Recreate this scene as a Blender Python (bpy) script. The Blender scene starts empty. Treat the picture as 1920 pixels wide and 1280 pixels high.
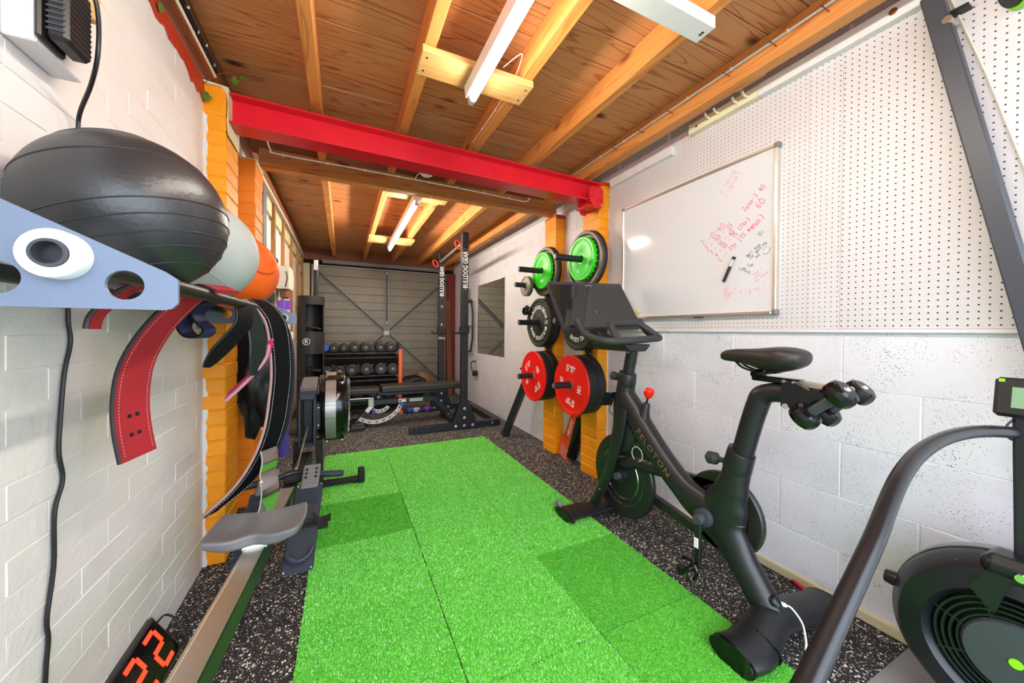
import bpy, bmesh, math, random
import numpy as np
from mathutils import Vector, Matrix

random.seed(7)
SC = bpy.context.scene
COL = SC.collection
R = math.radians

# ---------------------------------------------------------------- camera
H = 1.12
cam_d = bpy.data.cameras.new('camera')
cam_d.lens = 12.6
cam_d.sensor_width = 36.0
cam_d.shift_y = -13.0 / 1920.0
cam_d.clip_start = 0.02
cam = bpy.data.objects.new('camera', cam_d)
COL.objects.link(cam)
yaw, pitch, roll = R(25.25), R(-0.5), R(0.5)
fw = Vector((math.sin(yaw) * math.cos(pitch), math.cos(yaw) * math.cos(pitch), math.sin(pitch)))
rt = Vector((math.cos(yaw), -math.sin(yaw), 0.0))
up = rt.cross(fw)
r2 = rt * math.cos(roll) + up * math.sin(roll)
u2 = up * math.cos(roll) - rt * math.sin(roll)
m3 = Matrix((r2, u2, -fw)).transposed()
cam.matrix_world = Matrix.Translation((0, 0, H)) @ m3.to_4x4()
SC.camera = cam

# ---------------------------------------------------------------- world: even overcast daylight
w = bpy.data.worlds.new('overcast_sky')
SC.world = w
w.use_nodes = True
bg = w.node_tree.nodes['Background']
bg.inputs[0].default_value = (0.78, 0.88, 1.0, 1)
bg.inputs[1].default_value = 5.6
SC.view_settings.view_transform = 'Standard'
SC.view_settings.look = 'None'
SC.view_settings.gamma = 1.0
SC.view_settings.use_curve_mapping = False
SC.view_settings.exposure = 0.27
SC.cycles.max_bounces = 10
SC.cycles.diffuse_bounces = 6

# ---------------------------------------------------------------- materials
MATS = {}
class NT:
    def __init__(s, name):
        s.m = bpy.data.materials.new(name); s.m.use_nodes = True
        s.t = s.m.node_tree; s.n = s.t.nodes; s.l = s.t.links
        s.b = s.n['Principled BSDF']
        MATS[name] = s.m
    def new(s, typ, **kw):
        nd = s.n.new(typ)
        for k, v in kw.items(): setattr(nd, k, v)
        return nd
    def val(s, nd, **kw):
        for k, v in kw.items():
            nd.inputs[k.replace('_', ' ')].default_value = v
        return nd
    def link(s, a, b): s.l.new(a, b)
    def coords(s, scale=(1, 1, 1), rnd=True, rot=(0, 0, 0)):
        tc = s.new('ShaderNodeTexCoord'); mp = s.new('ShaderNodeMapping')
        mp.inputs['Scale'].default_value = scale; mp.inputs['Rotation'].default_value = rot
        if rnd:
            oi = s.new('ShaderNodeObjectInfo'); mu = s.new('ShaderNodeMath', operation='MULTIPLY')
            mu.inputs[1].default_value = 37.0; s.link(oi.outputs['Random'], mu.inputs[0])
            ad = s.new('ShaderNodeVectorMath', operation='ADD')
            s.link(tc.outputs['Object'], ad.inputs[0]); s.link(mu.outputs[0], ad.inputs[1])
            s.link(ad.outputs[0], mp.inputs[0])
        else:
            s.link(tc.outputs['Object'], mp.inputs[0])
        return mp.outputs[0]
    def noise(s, vec, scale, detail=4, rough=0.55, dist=0.0):
        nd = s.new('ShaderNodeTexNoise'); nd.inputs['Scale'].default_value = scale
        nd.inputs['Detail'].default_value = detail; nd.inputs['Roughness'].default_value = rough
        nd.inputs['Distortion'].default_value = dist
        if vec is not None: s.link(vec, nd.inputs['Vector'])
        return nd.outputs['Fac']
    def voro(s, vec, scale, feature='F1', rand=1.0):
        nd = s.new('ShaderNodeTexVoronoi', feature=feature); nd.inputs['Scale'].default_value = scale
        nd.inputs['Randomness'].default_value = rand
        if vec is not None: s.link(vec, nd.inputs['Vector'])
        return nd
    def ramp(s, fac, stops):
        nd = s.new('ShaderNodeValToRGB'); e = nd.color_ramp.elements
        while len(e) > 1: e.remove(e[-1])
        e[0].position = stops[0][0]; e[0].color = c4(stops[0][1])
        for p, c in stops[1:]:
            x = e.new(p); x.color = c4(c)
        s.link(fac, nd.inputs[0]); return nd.outputs[0]
    def mix(s, fac, a, b, mode='MIX'):
        nd = s.new('ShaderNodeMix', data_type='RGBA', blend_type=mode)
        for i, v in ((0, fac), (6, a), (7, b)):
            if isinstance(v, (int, float)): nd.inputs[i].default_value = v
            elif isinstance(v, (tuple, list)): nd.inputs[i].default_value = c4(v)
            else: s.link(v, nd.inputs[i])
        return nd.outputs[2]
    def math(s, op, a, b=None):
        nd = s.new('ShaderNodeMath', operation=op)
        for i, v in ((0, a), (1, b)):
            if v is None: continue
            if isinstance(v, (int, float)): nd.inputs[i].default_value = v
            else: s.link(v, nd.inputs[i])
        return nd.outputs[0]
    def color(s, c):
        if isinstance(c, (tuple, list)): s.b.inputs['Base Color'].default_value = c4(c)
        else: s.link(c, s.b.inputs['Base Color'])
    def rough(s, r):
        if isinstance(r, (int, float)): s.b.inputs['Roughness'].default_value = r
        else: s.link(r, s.b.inputs['Roughness'])
    def bump(s, h, strength=0.3, dist=0.002):
        nd = s.new('ShaderNodeBump'); nd.inputs['Strength'].default_value = strength
        nd.inputs['Distance'].default_value = dist
        s.link(h, nd.inputs['Height']); s.link(nd.outputs[0], s.b.inputs['Normal'])
def c4(c): return (c[0], c[1], c[2], 1.0)
def srgb(h):
    h = h.lstrip('#'); o = []
    for i in (0, 2, 4):
        v = int(h[i:i+2], 16) / 255.0
        o.append(v / 12.92 if v <= 0.04045 else ((v + 0.055) / 1.055) ** 2.4)
    return tuple(o)
def plain(name, col, rough=0.5, metal=0.0, spec=0.5, grain=0.0, gscale=200.0, var=0.0):
    """simple procedural material: colour, faint mottling and micro relief"""
    t = NT(name); c = srgb(col) if isinstance(col, str) else col
    v = t.coords()
    if var > 0:
        n = t.noise(v, 9.0, 3)
        a = tuple(max(0, x * (1 - var)) for x in c); b = tuple(min(1, x * (1 + var)) for x in c)
        t.color(t.ramp(n, [(0.3, a), (0.7, b)]))
    else: t.color(c)
    t.rough(rough); t.b.inputs['Metallic'].default_value = metal
    t.b.inputs['Specular IOR Level'].default_value = spec
    if grain > 0: t.bump(t.noise(v, gscale, 2), grain, 0.001)
    return t.m

def painted(name, col, pit=0.0, stain=0.15, rough=0.55, bumpd=0.004):
    t = NT(name); c = srgb(col); v = t.coords()
    n1 = t.noise(v, 3.0, 5, 0.6); n2 = t.noise(v, 60.0, 4, 0.6)
    dk = tuple(x * (1 - stain) for x in c)
    base = t.ramp(n1, [(0.25, dk), (0.6, c)])
    if pit > 0:
        vo = t.voro(v, 150.0)
        clus = t.noise(v, 7.0, 3, 0.6)
        thr = t.ramp(clus, [(0.40, (0, 0, 0)), (0.46, (.42, .42, .42)), (0.60, (.55, .55, .55)), (0.78, (1, 1, 1))])
        lim = t.math('MULTIPLY', thr, pit)
        hole = t.math('LESS_THAN', vo.outputs['Distance'], lim)
        base = t.mix(hole, base, (0.10, 0.095, 0.09))
    t.color(base); t.rough(rough); t.bump(t.math('ADD', n2, t.math('MULTIPLY', n1, 2.0)), 0.5, bumpd)
    return t.m

def wood(name, light, dark, knot, axis=0, rough=0.6, knots=True, stain=None):
    """grain along the given object axis, cathedral figure and dark knots"""
    t = NT(name)
    sc = [8.0, 8.0, 8.0]; sc[axis] = 0.45
    v = t.coords(tuple(sc))
    n = t.noise(v, 1.0, 2, 0.5, 0.9)
    rings = t.math('FRACT', t.math('MULTIPLY', n, 11.0))
    rg = t.ramp(rings, [(0.0, srgb(dark)), (0.10, srgb(light)), (0.80, srgb(light)), (1.0, srgb(dark))])
    sc2 = [260.0, 260.0, 260.0]; sc2[axis] = 9.0
    fine = t.noise(t.coords(tuple(sc2)), 1.0, 2)
    col = t.mix(t.math('MULTIPLY', fine, 0.45), rg, srgb(dark))
    big = t.noise(t.coords(), 1.6, 3)
    col = t.mix(t.ramp(big, [(0.35, (0, 0, 0)), (0.75, (0.55, 0.55, 0.55))]), col, srgb(stain or dark))
    if knots:
        sk = [5.0, 5.0, 5.0]; sk[axis] = 2.6
        vo = t.voro(t.coords(tuple(sk)), 1.0)
        k = t.ramp(vo.outputs['Distance'], [(0.05, (1, 1, 1)), (0.10, (0.55, 0.55, 0.55)), (0.16, (0, 0, 0))])
        col = t.mix(k, col, srgb(knot))
    t.color(col); t.rough(rough); t.bump(fine, 0.25, 0.001)
    return t.m

painted('white_brick_paint', '#E6E3E1', stain=0.10, rough=0.5)
painted('white_block_paint', '#E4E4EC', pit=0.36, stain=0.06, rough=0.5)
painted('grey_block', '#B4B8BE', pit=0.12, stain=0.2, rough=0.8)
painted('orange_paint', '#FFA20C', stain=0.12, rough=0.42)
painted('deep_orange_paint', '#FA8A0C', stain=0.10, rough=0.42)
painted('cream_plaster', '#D8CFA8', stain=0.15, rough=0.7)
painted('red_wall_paint', '#C23A22', stain=0.2, rough=0.5)
painted('dark_red_paint', '#7E2016', stain=0.25, rough=0.45)
painted('concrete', '#8F8F90', stain=0.15, rough=0.75)
wood('ceiling_board', '#DDA06C', '#A05A30', '#522410', axis=0, stain='#B87442')
wood('joist_wood', '#E39C54', '#C06E2C', '#7E4018', axis=1, stain='#CE7E36')
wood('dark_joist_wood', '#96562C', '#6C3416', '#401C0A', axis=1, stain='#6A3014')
wood('batten_wood', '#E3B777', '#C58F4C', '#8A5426', axis=0, knots=False)
wood('beam_wood', '#BD7E42', '#8E5426', '#5A2C10', axis=0)
wood('stud_wood', '#C08A4A', '#8C5A26', '#5A3012', axis=2)
wood('brown_plank', '#8A5230', '#5E3018', '#3A1A0A', axis=2)
plain('white_timber', '#E4E3E2', 0.45, var=0.05, grain=0.2)
plain('cream_timber', '#E9E2BE', 0.5, var=0.06, grain=0.2)
plain('beam_red', '#DC1A2C', 0.30, var=0.06, grain=0.05)
plain('black_steel', '#1C1E22', 0.42, spec=0.5, grain=0.08, gscale=400)
plain('navy_steel', '#20242C', 0.4, spec=0.5, grain=0.08, gscale=400)
plain('black_gloss', '#0C0D0F', 0.14)
plain('black_plastic', '#17181A', 0.38, grain=0.08, gscale=500)
plain('matt_black', '#1E1E1F', 0.55, grain=0.15, gscale=500)
plain('black_rubber', '#1B1B1C', 0.6, grain=0.15, gscale=300)
plain('dark_void', '#0A0A0A', 0.9)
plain('dark_timber_gap', '#1C1410', 0.9)
plain('grey_plastic', '#77787C', 0.4, grain=0.05, gscale=500)
plain('slate_plastic', '#3C4048', 0.42, grain=0.06, gscale=500)
plain('light_grey_plastic', '#C9CACB', 0.4)
plain('white_plastic', '#F0F0EE', 0.35)
plain('cream_plastic', '#E6DFCC', 0.4)
plain('aluminium', '#E4DED2', 0.36, metal=1.0, grain=0.04, gscale=300)
plain('chrome', '#E8E8E8', 0.12, metal=1.0)
plain('bolt_steel', '#C4C4C0', 0.3, metal=1.0)
plain('bright_red', '#EA1A10', 0.3)
plain('plate_red', '#FA1A10', 0.36, grain=0.1, gscale=120)
plain('plate_green', '#35DE22', 0.33, grain=0.05)
plain('old_iron', '#6A6258', 0.45, metal=0.6, var=0.25, grain=0.25, gscale=60)
plain('worn_iron', '#A8A296', 0.4, metal=0.7, var=0.2, grain=0.2, gscale=80)
plain('text_white', '#F2F2F0', 0.5)
plain('text_grey', '#B8B4AC', 0.5)
plain('accent_orange', '#F2641A', 0.4)
plain('leaf_green', '#5C7A1E', 0.5, var=0.3)

def glow(name, col, strength):
    t = NT(name); t.color((0.9, 0.9, 0.9)); t.rough(0.4)
    t.b.inputs['Emission Color'].default_value = c4(col); t.b.inputs['Emission Strength'].default_value = strength
    return t.m
glow('tube_light', (1.0, 0.92, 0.80), 78.0)
glow('tube_light_warm', (1.0, 0.90, 0.76), 125.0)

# speckled rubber floor
t = NT('speckled_rubber'); v = t.coords(rnd=False)
vo = t.voro(v, 105.0); vs = t.new('ShaderNodeSeparateColor'); t.link(vo.outputs['Color'], vs.inputs[0])
pick = t.math('GREATER_THAN', vs.outputs[0], 0.70)
near = t.math('LESS_THAN', vo.outputs['Distance'], t.math('ADD', t.math('MULTIPLY', vs.outputs[1], 0.30), 0.20))
fl = t.math('MULTIPLY', pick, near)
vo2 = t.voro(v, 230.0); vs2 = t.new('ShaderNodeSeparateColor'); t.link(vo2.outputs['Color'], vs2.inputs[0])
fl2 = t.math('MULTIPLY', t.math('GREATER_THAN', vs2.outputs[0], 0.80), t.math('LESS_THAN', vo2.outputs['Distance'], 0.42))
fl = t.math('MAXIMUM', fl, fl2)
fleck = t.ramp(vs.outputs[2], [(0.0, srgb('#E4D6B4')), (0.5, srgb('#EDEBE6')), (1.0, srgb('#B4AFA6'))])
t.color(t.mix(fl, srgb('#211F20'), fleck)); t.rough(0.75)
t.bump(t.noise(v, 260.0, 3), 0.6, 0.003)

# turf: base mat and blades
t = NT('turf_base'); v = t.coords(rnd=False)
t.color(t.ramp(t.noise(v, 420.0, 2), [(0.3, srgb('#4EBC2C')), (0.7, srgb('#8CEA5C'))])); t.rough(0.8)
t.bump(t.noise(v, 500.0, 2), 1.0, 0.004)
t = NT('turf_blade'); oi = t.new('ShaderNodeNewGeometry')
v = t.coords(rnd=False)
t.color(t.ramp(oi.outputs['Random Per Island'], [(0.0, srgb('#2FA61C')), (0.35, srgb('#5AD22C')), (0.75, srgb('#88E84E')), (1.0, srgb('#DCFFD0'))])); t.rough(0.45)  # palest blade tones paint sparkle into the pile
t.b.inputs['Subsurface Weight'].default_value = 0.0

# pegboard: rows of small round holes
def peg(name, pitch, rad):
    t = NT(name); tc = t.new('ShaderNodeTexCoord')
    sx = t.new('ShaderNodeSeparateXYZ'); t.link(tc.outputs['Object'], sx.inputs[0])
    ds = []
    for o in (1, 2):
        f = t.math('FRACT', t.math('DIVIDE', sx.outputs[o], pitch))
        d = t.math('SUBTRACT', f, 0.5); ds.append(t.math('MULTIPLY', d, d))
    rr = t.math('SQRT', t.math('ADD', ds[0], ds[1]))
    hole = t.math('LESS_THAN', rr, rad / pitch)
    n = t.noise(t.coords(), 2.5, 3)
    base = t.ramp(n, [(0.3, srgb('#D2CECF')), (0.7, srgb('#D8D5D7'))])
    t.color(t.mix(hole, base, (0.012, 0.012, 0.012))); t.rough(0.5)
    h = t.math('SUBTRACT', 1.0, hole); t.bump(h, 0.6, 0.003)
peg('pegboard_a', 0.0205, 0.0022)
peg('pegboard_b', 0.0218, 0.0026)

# garage door metal
t = NT('garage_door_metal'); v = t.coords((1, 1, 40), rnd=False)
t.color(t.ramp(t.noise(t.coords(rnd=False), 4.0, 4), [(0.3, srgb('#7C7462')), (0.7, srgb('#8A8270'))]))
t.rough(0.42); t.b.inputs['Metallic'].default_value = 0.25
plain('door_frame_metal', '#9A978C', 0.4, metal=0.3)
plain('shaded_channel_metal', '#55524A', 0.5, metal=0.3)  # darker web colour paints in the shade between the brace flanges
t = NT('mirror_glass'); t.color((0.80, 0.83, 0.80)); t.b.inputs['Metallic'].default_value = 1.0; t.rough(0.02)
t = NT('whiteboard_face'); t.color(srgb('#D6D7DB')); t.rough(0.12)
t.bump(t.noise(t.coords(), 40.0, 2), 0.02, 0.001)

# ---------------------------------------------------------------- mesh tools
ORG = {}
def tag(o, label=None, cat=None, group=None, kind=None):
    if label: o['label'] = label
    if cat: o['category'] = cat
    if group: o['group'] = group
    if kind: o['kind'] = kind
    return o
def wo(o): return ORG.get(o.name, Vector((0, 0, 0))) if o else Vector((0, 0, 0))
def thing(name, loc, label, cat, group=None, kind=None):
    o = bpy.data.objects.new(name, None); COL.objects.link(o); o.location = loc
    o.empty_display_size = 0.05
    ORG[o.name] = Vector(loc); return tag(o, label, cat, group, kind)

def rotm(axis=None, ang=0.0, eul=None):
    if eul: return Matrix.Rotation(eul[2], 3, 'Z') @ Matrix.Rotation(eul[1], 3, 'Y') @ Matrix.Rotation(eul[0], 3, 'X')
    return Matrix.Rotation(ang, 3, axis)
def frame(z, hint=(0, 0, 1)):
    z = Vector(z).normalized(); h = Vector(hint)
    if abs(z.dot(h.normalized())) > 0.98: h = Vector((1, 0, 0)) if abs(z.x) < 0.9 else Vector((0, 1, 0))
    x = h.cross(z).normalized(); y = z.cross(x)
    return x, y, z

class MB:
    def __init__(s): s.v = []; s.f = []; s.mi = []; s.cur = 0
    def _add(s, vs, fs):
        b = len(s.v); s.v += [tuple(p) for p in vs]
        s.f += [tuple(b + i for i in f) for f in fs]; s.mi += [s.cur] * len(fs)
        return s
    def box(s, c, d, rot=None, ch=0.0):
        """box at centre c with size d; ch chamfers all edges"""
        c = Vector(c); hx, hy, hz = d[0] / 2, d[1] / 2, d[2] / 2
        M = rot if rot is not None else Matrix.Identity(3)
        if ch <= 0:
            P = [Vector((sx * hx, sy * hy, sz * hz)) for sz in (-1, 1) for sy in (-1, 1) for sx in (-1, 1)]
            F = [(0, 2, 3, 1), (4, 5, 7, 6), (0, 1, 5, 4), (2, 6, 7, 3), (0, 4, 6, 2), (1, 3, 7, 5)]
            return s._add([c + M @ p for p in P], F)
        ch = min(ch, hx * 0.95, hy * 0.95, hz * 0.95)
        P = []; idx = {}
        for sx in (-1, 1):
            for sy in (-1, 1):
                for sz in (-1, 1):
                    for a in range(3):
                        q = [sx * (hx - ch), sy * (hy - ch), sz * (hz - ch)]
                        q[a] = (sx * hx, sy * hy, sz * hz)[a]
                        idx[(sx, sy, sz, a)] = len(P); P.append(Vector(q))
        F = []
        def fc(keys): 
            f = [idx[k] for k in keys]
            n = (P[f[1]] - P[f[0]]).cross(P[f[2]] - P[f[0]]); m = sum((P[i] for i in f), Vector()) / len(f)
            if n.dot(m) < 0: f.reverse()
            F.append(tuple(f))
        for sg in (-1, 1):
            fc([(sg, a, b, 0) for a, b in ((-1, -1), (1, -1), (1, 1), (-1, 1))])
            fc([(a, sg, b, 1) for a, b in ((-1, -1), (1, -1), (1, 1), (-1, 1))])
            fc([(a, b, sg, 2) for a, b in ((-1, -1), (1, -1), (1, 1), (-1, 1))])
        for a in (-1, 1):
            for b in (-1, 1):
                fc([(a, b, -1, 0), (a, b, 1, 0), (a, b, 1, 1), (a, b, -1, 1)])
                fc([(a, -1, b, 0), (a, 1, b, 0), (a, 1, b, 2), (a, -1, b, 2)])
                fc([(-1, a, b, 1), (1, a, b, 1), (1, a, b, 2), (-1, a, b, 2)])
                for c3 in (-1, 1): fc([(a, b, c3, 0), (a, b, c3, 1), (a, b, c3, 2)])
        return s._add([c + M @ p for p in P], F)
    def bx(s, x0, x1, y0, y1, z0, z1, ch=0.0):
        return s.box(((x0 + x1) / 2, (y0 + y1) / 2, (z0 + z1) / 2), (abs(x1 - x0), abs(y1 - y0), abs(z1 - z0)), None, ch)
    def bar(s, a, b, wd, ht, ch=0.0, hint=(0, 0, 1)):
        """rectangular bar from a to b; wd across, ht along hint"""
        a, b = Vector(a), Vector(b); x, y, z = frame(b - a, hint)
        M = Matrix((x, y, z)).transposed()
        return s.box((a + b) / 2, (wd, ht, (b - a).length), M, ch)
    def tube(s, pts, r, n=10, cap=True, closed=False, sx=1.0, hint=(0, 0, 1)):
        pts = [Vector(p) for p in pts]; m = len(pts)
        rr = r if isinstance(r, (list, tuple)) else [r] * m
        V = []; x = None
        for i, p in enumerate(pts):
            if closed: tn = pts[(i + 1) % m] - pts[i - 1]
            else: tn = pts[min(i + 1, m - 1)] - pts[max(i - 1, 0)]
            tn.normalize()
            if x is None: x, y, _ = frame(tn, hint)
            else:
                x = x - tn * x.dot(tn)
                if x.length < 1e-6: x, y, _ = frame(tn, hint)
                x.normalize(); y = tn.cross(x)
            for k in range(n):
                a = 2 * math.pi * k / n
                ra, rb = rr[i] if isinstance(rr[i], (tuple, list)) else (rr[i] * sx, rr[i])
                V.append(p + x * math.cos(a) * ra + y * math.sin(a) * rb)
        F = []
        for i in range(m if closed else m - 1):
            j = (i + 1) % m
            for k in range(n):
                k2 = (k + 1) % n
                F.append((i * n + k, i * n + k2, j * n + k2, j * n + k))
        if cap and not closed:
            F.append(tuple(range(n - 1, -1, -1))); F.append(tuple((m - 1) * n + k for k in range(n)))
        return s._add(V, F)
    def cyl(s, a, b, r, n=16, r2=None): return s.tube([a, b], [r, r if r2 is None else r2], n)
    def lathe(s, prof, o=(0, 0, 0), ax=(0, 0, 1), n=32, hint=(0, 0, 1), closed=False):
        """prof: list of (radius, height along axis)"""
        x, y, z = frame(ax, hint); o = Vector(o); V = []; rows = []
        for r, h in prof:
            if r < 1e-6: rows.append([len(V)]); V.append(o + z * h)
            else:
                rows.append(list(range(len(V), len(V) + n)))
                for k in range(n):
                    a = 2 * math.pi * k / n
                    V.append(o + z * h + x * math.cos(a) * r + y * math.sin(a) * r)
        F = []
        rng = list(range(len(rows) - 1)) + ([len(rows) - 1] if closed else [])
        for i in rng:
            A, B = rows[i], rows[(i + 1) % len(rows)]
            for k in range(n):
                k2 = (k + 1) % n
                if len(A) == 1 and len(B) == 1: continue
                if len(A) == 1: F.append((A[0], B[k2], B[k]))
                elif len(B) == 1: F.append((A[k], A[k2], B[0]))
                else: F.append((A[k], A[k2], B[k2], B[k]))
        return s._add(V, F)
    def prism(s, poly, o, u, v, w):
        """2-D outline poly in axes u,v at origin o, extruded along vector w (ccw, w ~ u x v)"""
        o, u, v, w = Vector(o), Vector(u), Vector(v), Vector(w); n = len(poly)
        A = [o + u * p[0] + v * p[1] for p in poly]; B = [p + w for p in A]
        F = [tuple(range(n - 1, -1, -1)), tuple(range(n, 2 * n))]
        F += [(i, (i + 1) % n, n + (i + 1) % n, n + i) for i in range(n)]
        return s._add(A + B, F)
    def ribbon(s, pts, wid, th, closed=False):
        """strip along pts; wid: list of full width vectors (or one), th thickness"""
        pts = [Vector(p) for p in pts]; m = len(pts)
        W = [Vector(x) for x in wid] if isinstance(wid, list) else [Vector(wid)] * m
        V = []
        for i, p in enumerate(pts):
            tn = (pts[min(i + 1, m - 1)] - pts[max(i - 1, 0)]).normalized()
            nn = tn.cross(W[i]).normalized() * th / 2
            V += [p - W[i] / 2 - nn, p + W[i] / 2 - nn, p + W[i] / 2 + nn, p - W[i] / 2 + nn]
        F = []
        for i in range(m - 1):
            a, b = 4 * i, 4 * i + 4
            for k in range(4): F.append((a + k, a + (k + 1) % 4, b + (k + 1) % 4, b + k))
        F.append((3, 2, 1, 0)); e = 4 * (m - 1); F.append((e, e + 1, e + 2, e + 3))
        return s._add(V, F)
    def sphere(s, c, r, n=32, m=20):
        pr = [(r * math.sin(math.pi * i / m) if 0 < i < m else 0.0, -r * math.cos(math.pi * i / m)) for i in range(m + 1)]
        return s.lathe(pr, c, (0, 0, 1), n)
    def torus(s, c, ax, R_, r, n=32, m=8):
        x, y, z = frame(ax); c = Vector(c)
        return s.tube([c + x * R_ * math.cos(2 * math.pi * k / n) + y * R_ * math.sin(2 * math.pi * k / n) for k in range(n)], r, m, closed=True, hint=ax)
    def add_mesh(s, verts, faces): return s._add(verts, faces)
    def build(s, name, mat, parent=None, smooth=False, label=None, cat=None, group=None, kind=None, auto=None, bevel=0.0, org=None):
        if parent: o0 = wo(parent)
        else: o0 = Vector(org) if org else Vector((0, 0, 0))
        if not parent and org is None and s.v:
            a = np.array(s.v); o0 = Vector(((a[:, 0].min() + a[:, 0].max()) / 2, (a[:, 1].min() + a[:, 1].max()) / 2, a[:, 2].min()))
        me = bpy.data.meshes.new(name)
        me.from_pydata([(p[0] - o0.x, p[1] - o0.y, p[2] - o0.z) for p in s.v], [], s.f)
        for mn in (mat if isinstance(mat, (list, tuple)) else [mat]): me.materials.append(MATS[mn])
        if isinstance(mat, (list, tuple)): me.polygons.foreach_set('material_index', s.mi)
        bm = bmesh.new(); bm.from_mesh(me); bmesh.ops.recalc_face_normals(bm, faces=bm.faces); bm.to_mesh(me); bm.free()
        if smooth:
            me.polygons.foreach_set('use_smooth', [True] * len(me.polygons))
            try: me.set_sharp_from_angle(angle=R(auto if auto else 38))
            except Exception: pass
        me.update()
        ob = bpy.data.objects.new(name, me); COL.objects.link(ob)
        if parent: ob.parent = parent
        else: ob.location = o0
        ORG[ob.name] = o0
        if bevel > 0:
            bv = ob.modifiers.new('bevel', 'BEVEL'); bv.width = bevel; bv.segments = 2; bv.limit_method = 'ANGLE'
        return tag(ob, label, cat, group, kind)

def inst(mesh, name, parent, loc_world, rot=(0, 0, 0), scale=(1, 1, 1)):
    ob = bpy.data.objects.new(name, mesh); COL.objects.link(ob); ob.parent = parent
    ob.location = Vector(loc_world) - wo(parent); ob.rotation_euler = rot; ob.scale = scale
    ORG[ob.name] = Vector(loc_world); return ob
def copy_tree(o, parent=None, shift=None):
    c = o.copy(); COL.objects.link(c)
    if parent: c.parent = parent
    ORG[c.name] = wo(o) + (Vector(shift) if shift else Vector())
    for ch in list(o.children): copy_tree(ch, c, shift)
    return c
def place(o, loc, rotz=None):
    d = Vector(loc) - o.location; o.location = loc
    if rotz is not None: o.rotation_euler[2] = rotz
    return o
def arc(c, u, v, r, a0, a1, n):
    c, u, v = Vector(c), Vector(u), Vector(v)
    return [c + u * r * math.cos(R(a0 + (a1 - a0) * i / n)) + v * r * math.sin(R(a0 + (a1 - a0) * i / n)) for i in range(n + 1)]
def smooth_path(pts, k=6):
    """Catmull-Rom through the points"""
    P = [Vector(p) for p in pts]; out = []
    for i in range(len(P) - 1):
        p0 = P[max(i - 1, 0)]; p1 = P[i]; p2 = P[i + 1]; p3 = P[min(i + 2, len(P) - 1)]
        for j in range(k):
            t_ = j / k
            out.append(0.5 * ((2 * p1) + (p2 - p0) * t_ + (2 * p0 - 5 * p1 + 4 * p2 - p3) * t_ ** 2 + (3 * p1 - p0 - 3 * p2 + p3) * t_ ** 3))
    out.append(P[-1]); return out
def text_mesh(txt, size, depth=0.0008, spacing=1.0, bold=0.0):
    cu = bpy.data.curves.new('lettering', 'FONT'); cu.body = txt; cu.size = size; cu.extrude = depth
    cu.align_x = 'CENTER'; cu.align_y = 'CENTER'; cu.space_character = spacing; cu.offset = bold; cu.resolution_u = 2
    ob = bpy.data.objects.new('lettering', cu); COL.objects.link(ob)
    me = bpy.data.meshes.new_from_object(ob.evaluated_get(bpy.context.evaluated_depsgraph_get()))
    bpy.data.objects.remove(ob); bpy.data.curves.remove(cu); return me
def letter(txt, size, c, u, v, mat, parent, name='lettering', sx=1.0, depth=0.0008, bold=0.0, spacing=1.0, bend=None):
    """flat lettering at c, reading along u with letter tops towards v; bend = (radius) wraps it on a circle about c"""
    me0 = text_mesh(txt, size, depth, spacing, bold)
    u = Vector(u).normalized(); v = Vector(v).normalized(); w_ = u.cross(v); c = Vector(c)
    V = []
    for p in me0.vertices:
        x, y, z = p.co.x * sx, p.co.y, p.co.z
        if bend is not None:
            rad, a0 = bend; a = R(a0) - x / rad; rr = rad + y
            V.append(c + u * rr * math.cos(a) + v * rr * math.sin(a) + w_ * z)
        else: V.append(c + u * x + v * y + w_ * z)
    F = [tuple(p.vertices) for p in me0.polygons]
    bpy.data.meshes.remove(me0)
    return MB().add_mesh(V, F).build(name, mat, parent)
# ================================================================ THE ROOM
XL, XR = -0.59, 1.85          # wall faces
YB, YF = 6.50, -1.0           # garage door end, open end behind the camera
rnd = random.Random(3)

MB().bx(XL - .15, XR + .15, .545, YB + .2, -.10, 0).build('floor', 'speckled_rubber', kind='structure', label='black speckled rubber floor')
MB().bx(XL - .15, XR + .15, YF, .545, -.10, -.004).build('floor_concrete', 'concrete', kind='structure', label='smooth grey floor at the near right corner')
MB().bx(-9, 10, -14, YF, -.12, -.02).build('bounce_ground', 'concrete', kind='structure')  # unseen ground added outside so that daylight bounces in

# ---- left wall: painted bricks
wl = MB().bx(XL - .14, XL - .0016, YF, YB + .1, 0, 2.27).build('wall_left', 'white_brick_paint', kind='structure', label='white painted brick wall', org=(XL, 0, 0))
def brick_mesh(nm, sx, sy, sz, mat, ch=.006):
    o = MB().box((0, 0, 0), (sx, sy, sz), None, ch).build(nm, mat, org=(0, 0, 0)); me = o.data
    bpy.data.objects.remove(o); return me
bm_w = brick_mesh('brick_left', .022, .216, .0695, 'white_brick_paint', .0024)
ch_ = .0735
for k in range(30):
    y = .60 - (.11 if k % 2 else 0)
    while y < 2.12:
        y2 = min(y + .222, 2.125)
        if y2 - y > .04:
            inst(bm_w, 'brick', wl, (XL - .0115 + rnd.uniform(-.0016, .0010), (y + y2) / 2, .04 + k * ch_),
                 (rnd.uniform(-.006, .006), rnd.uniform(-.008, .008), rnd.uniform(-.004, .004)), (1, (y2 - y) / .216, 1.03))
        y += .222
# ragged red paint along the wall head
pts = []; y = .5
while y < 2.125:
    pts.append((y, 2.205 + rnd.uniform(-.012, .012) - (.03 if y > 1.95 else 0))); y += .035
pts += [(2.125, 2.168)]
poly = pts + [(2.125, 2.268), (.5, 2.268)]
MB().prism(poly, (XL + .0005, 0, 0), (0, 1, 0), (0, 0, 1), (.003, 0, 0)).build('red_paint_band', 'red_wall_paint', wl)

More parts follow.
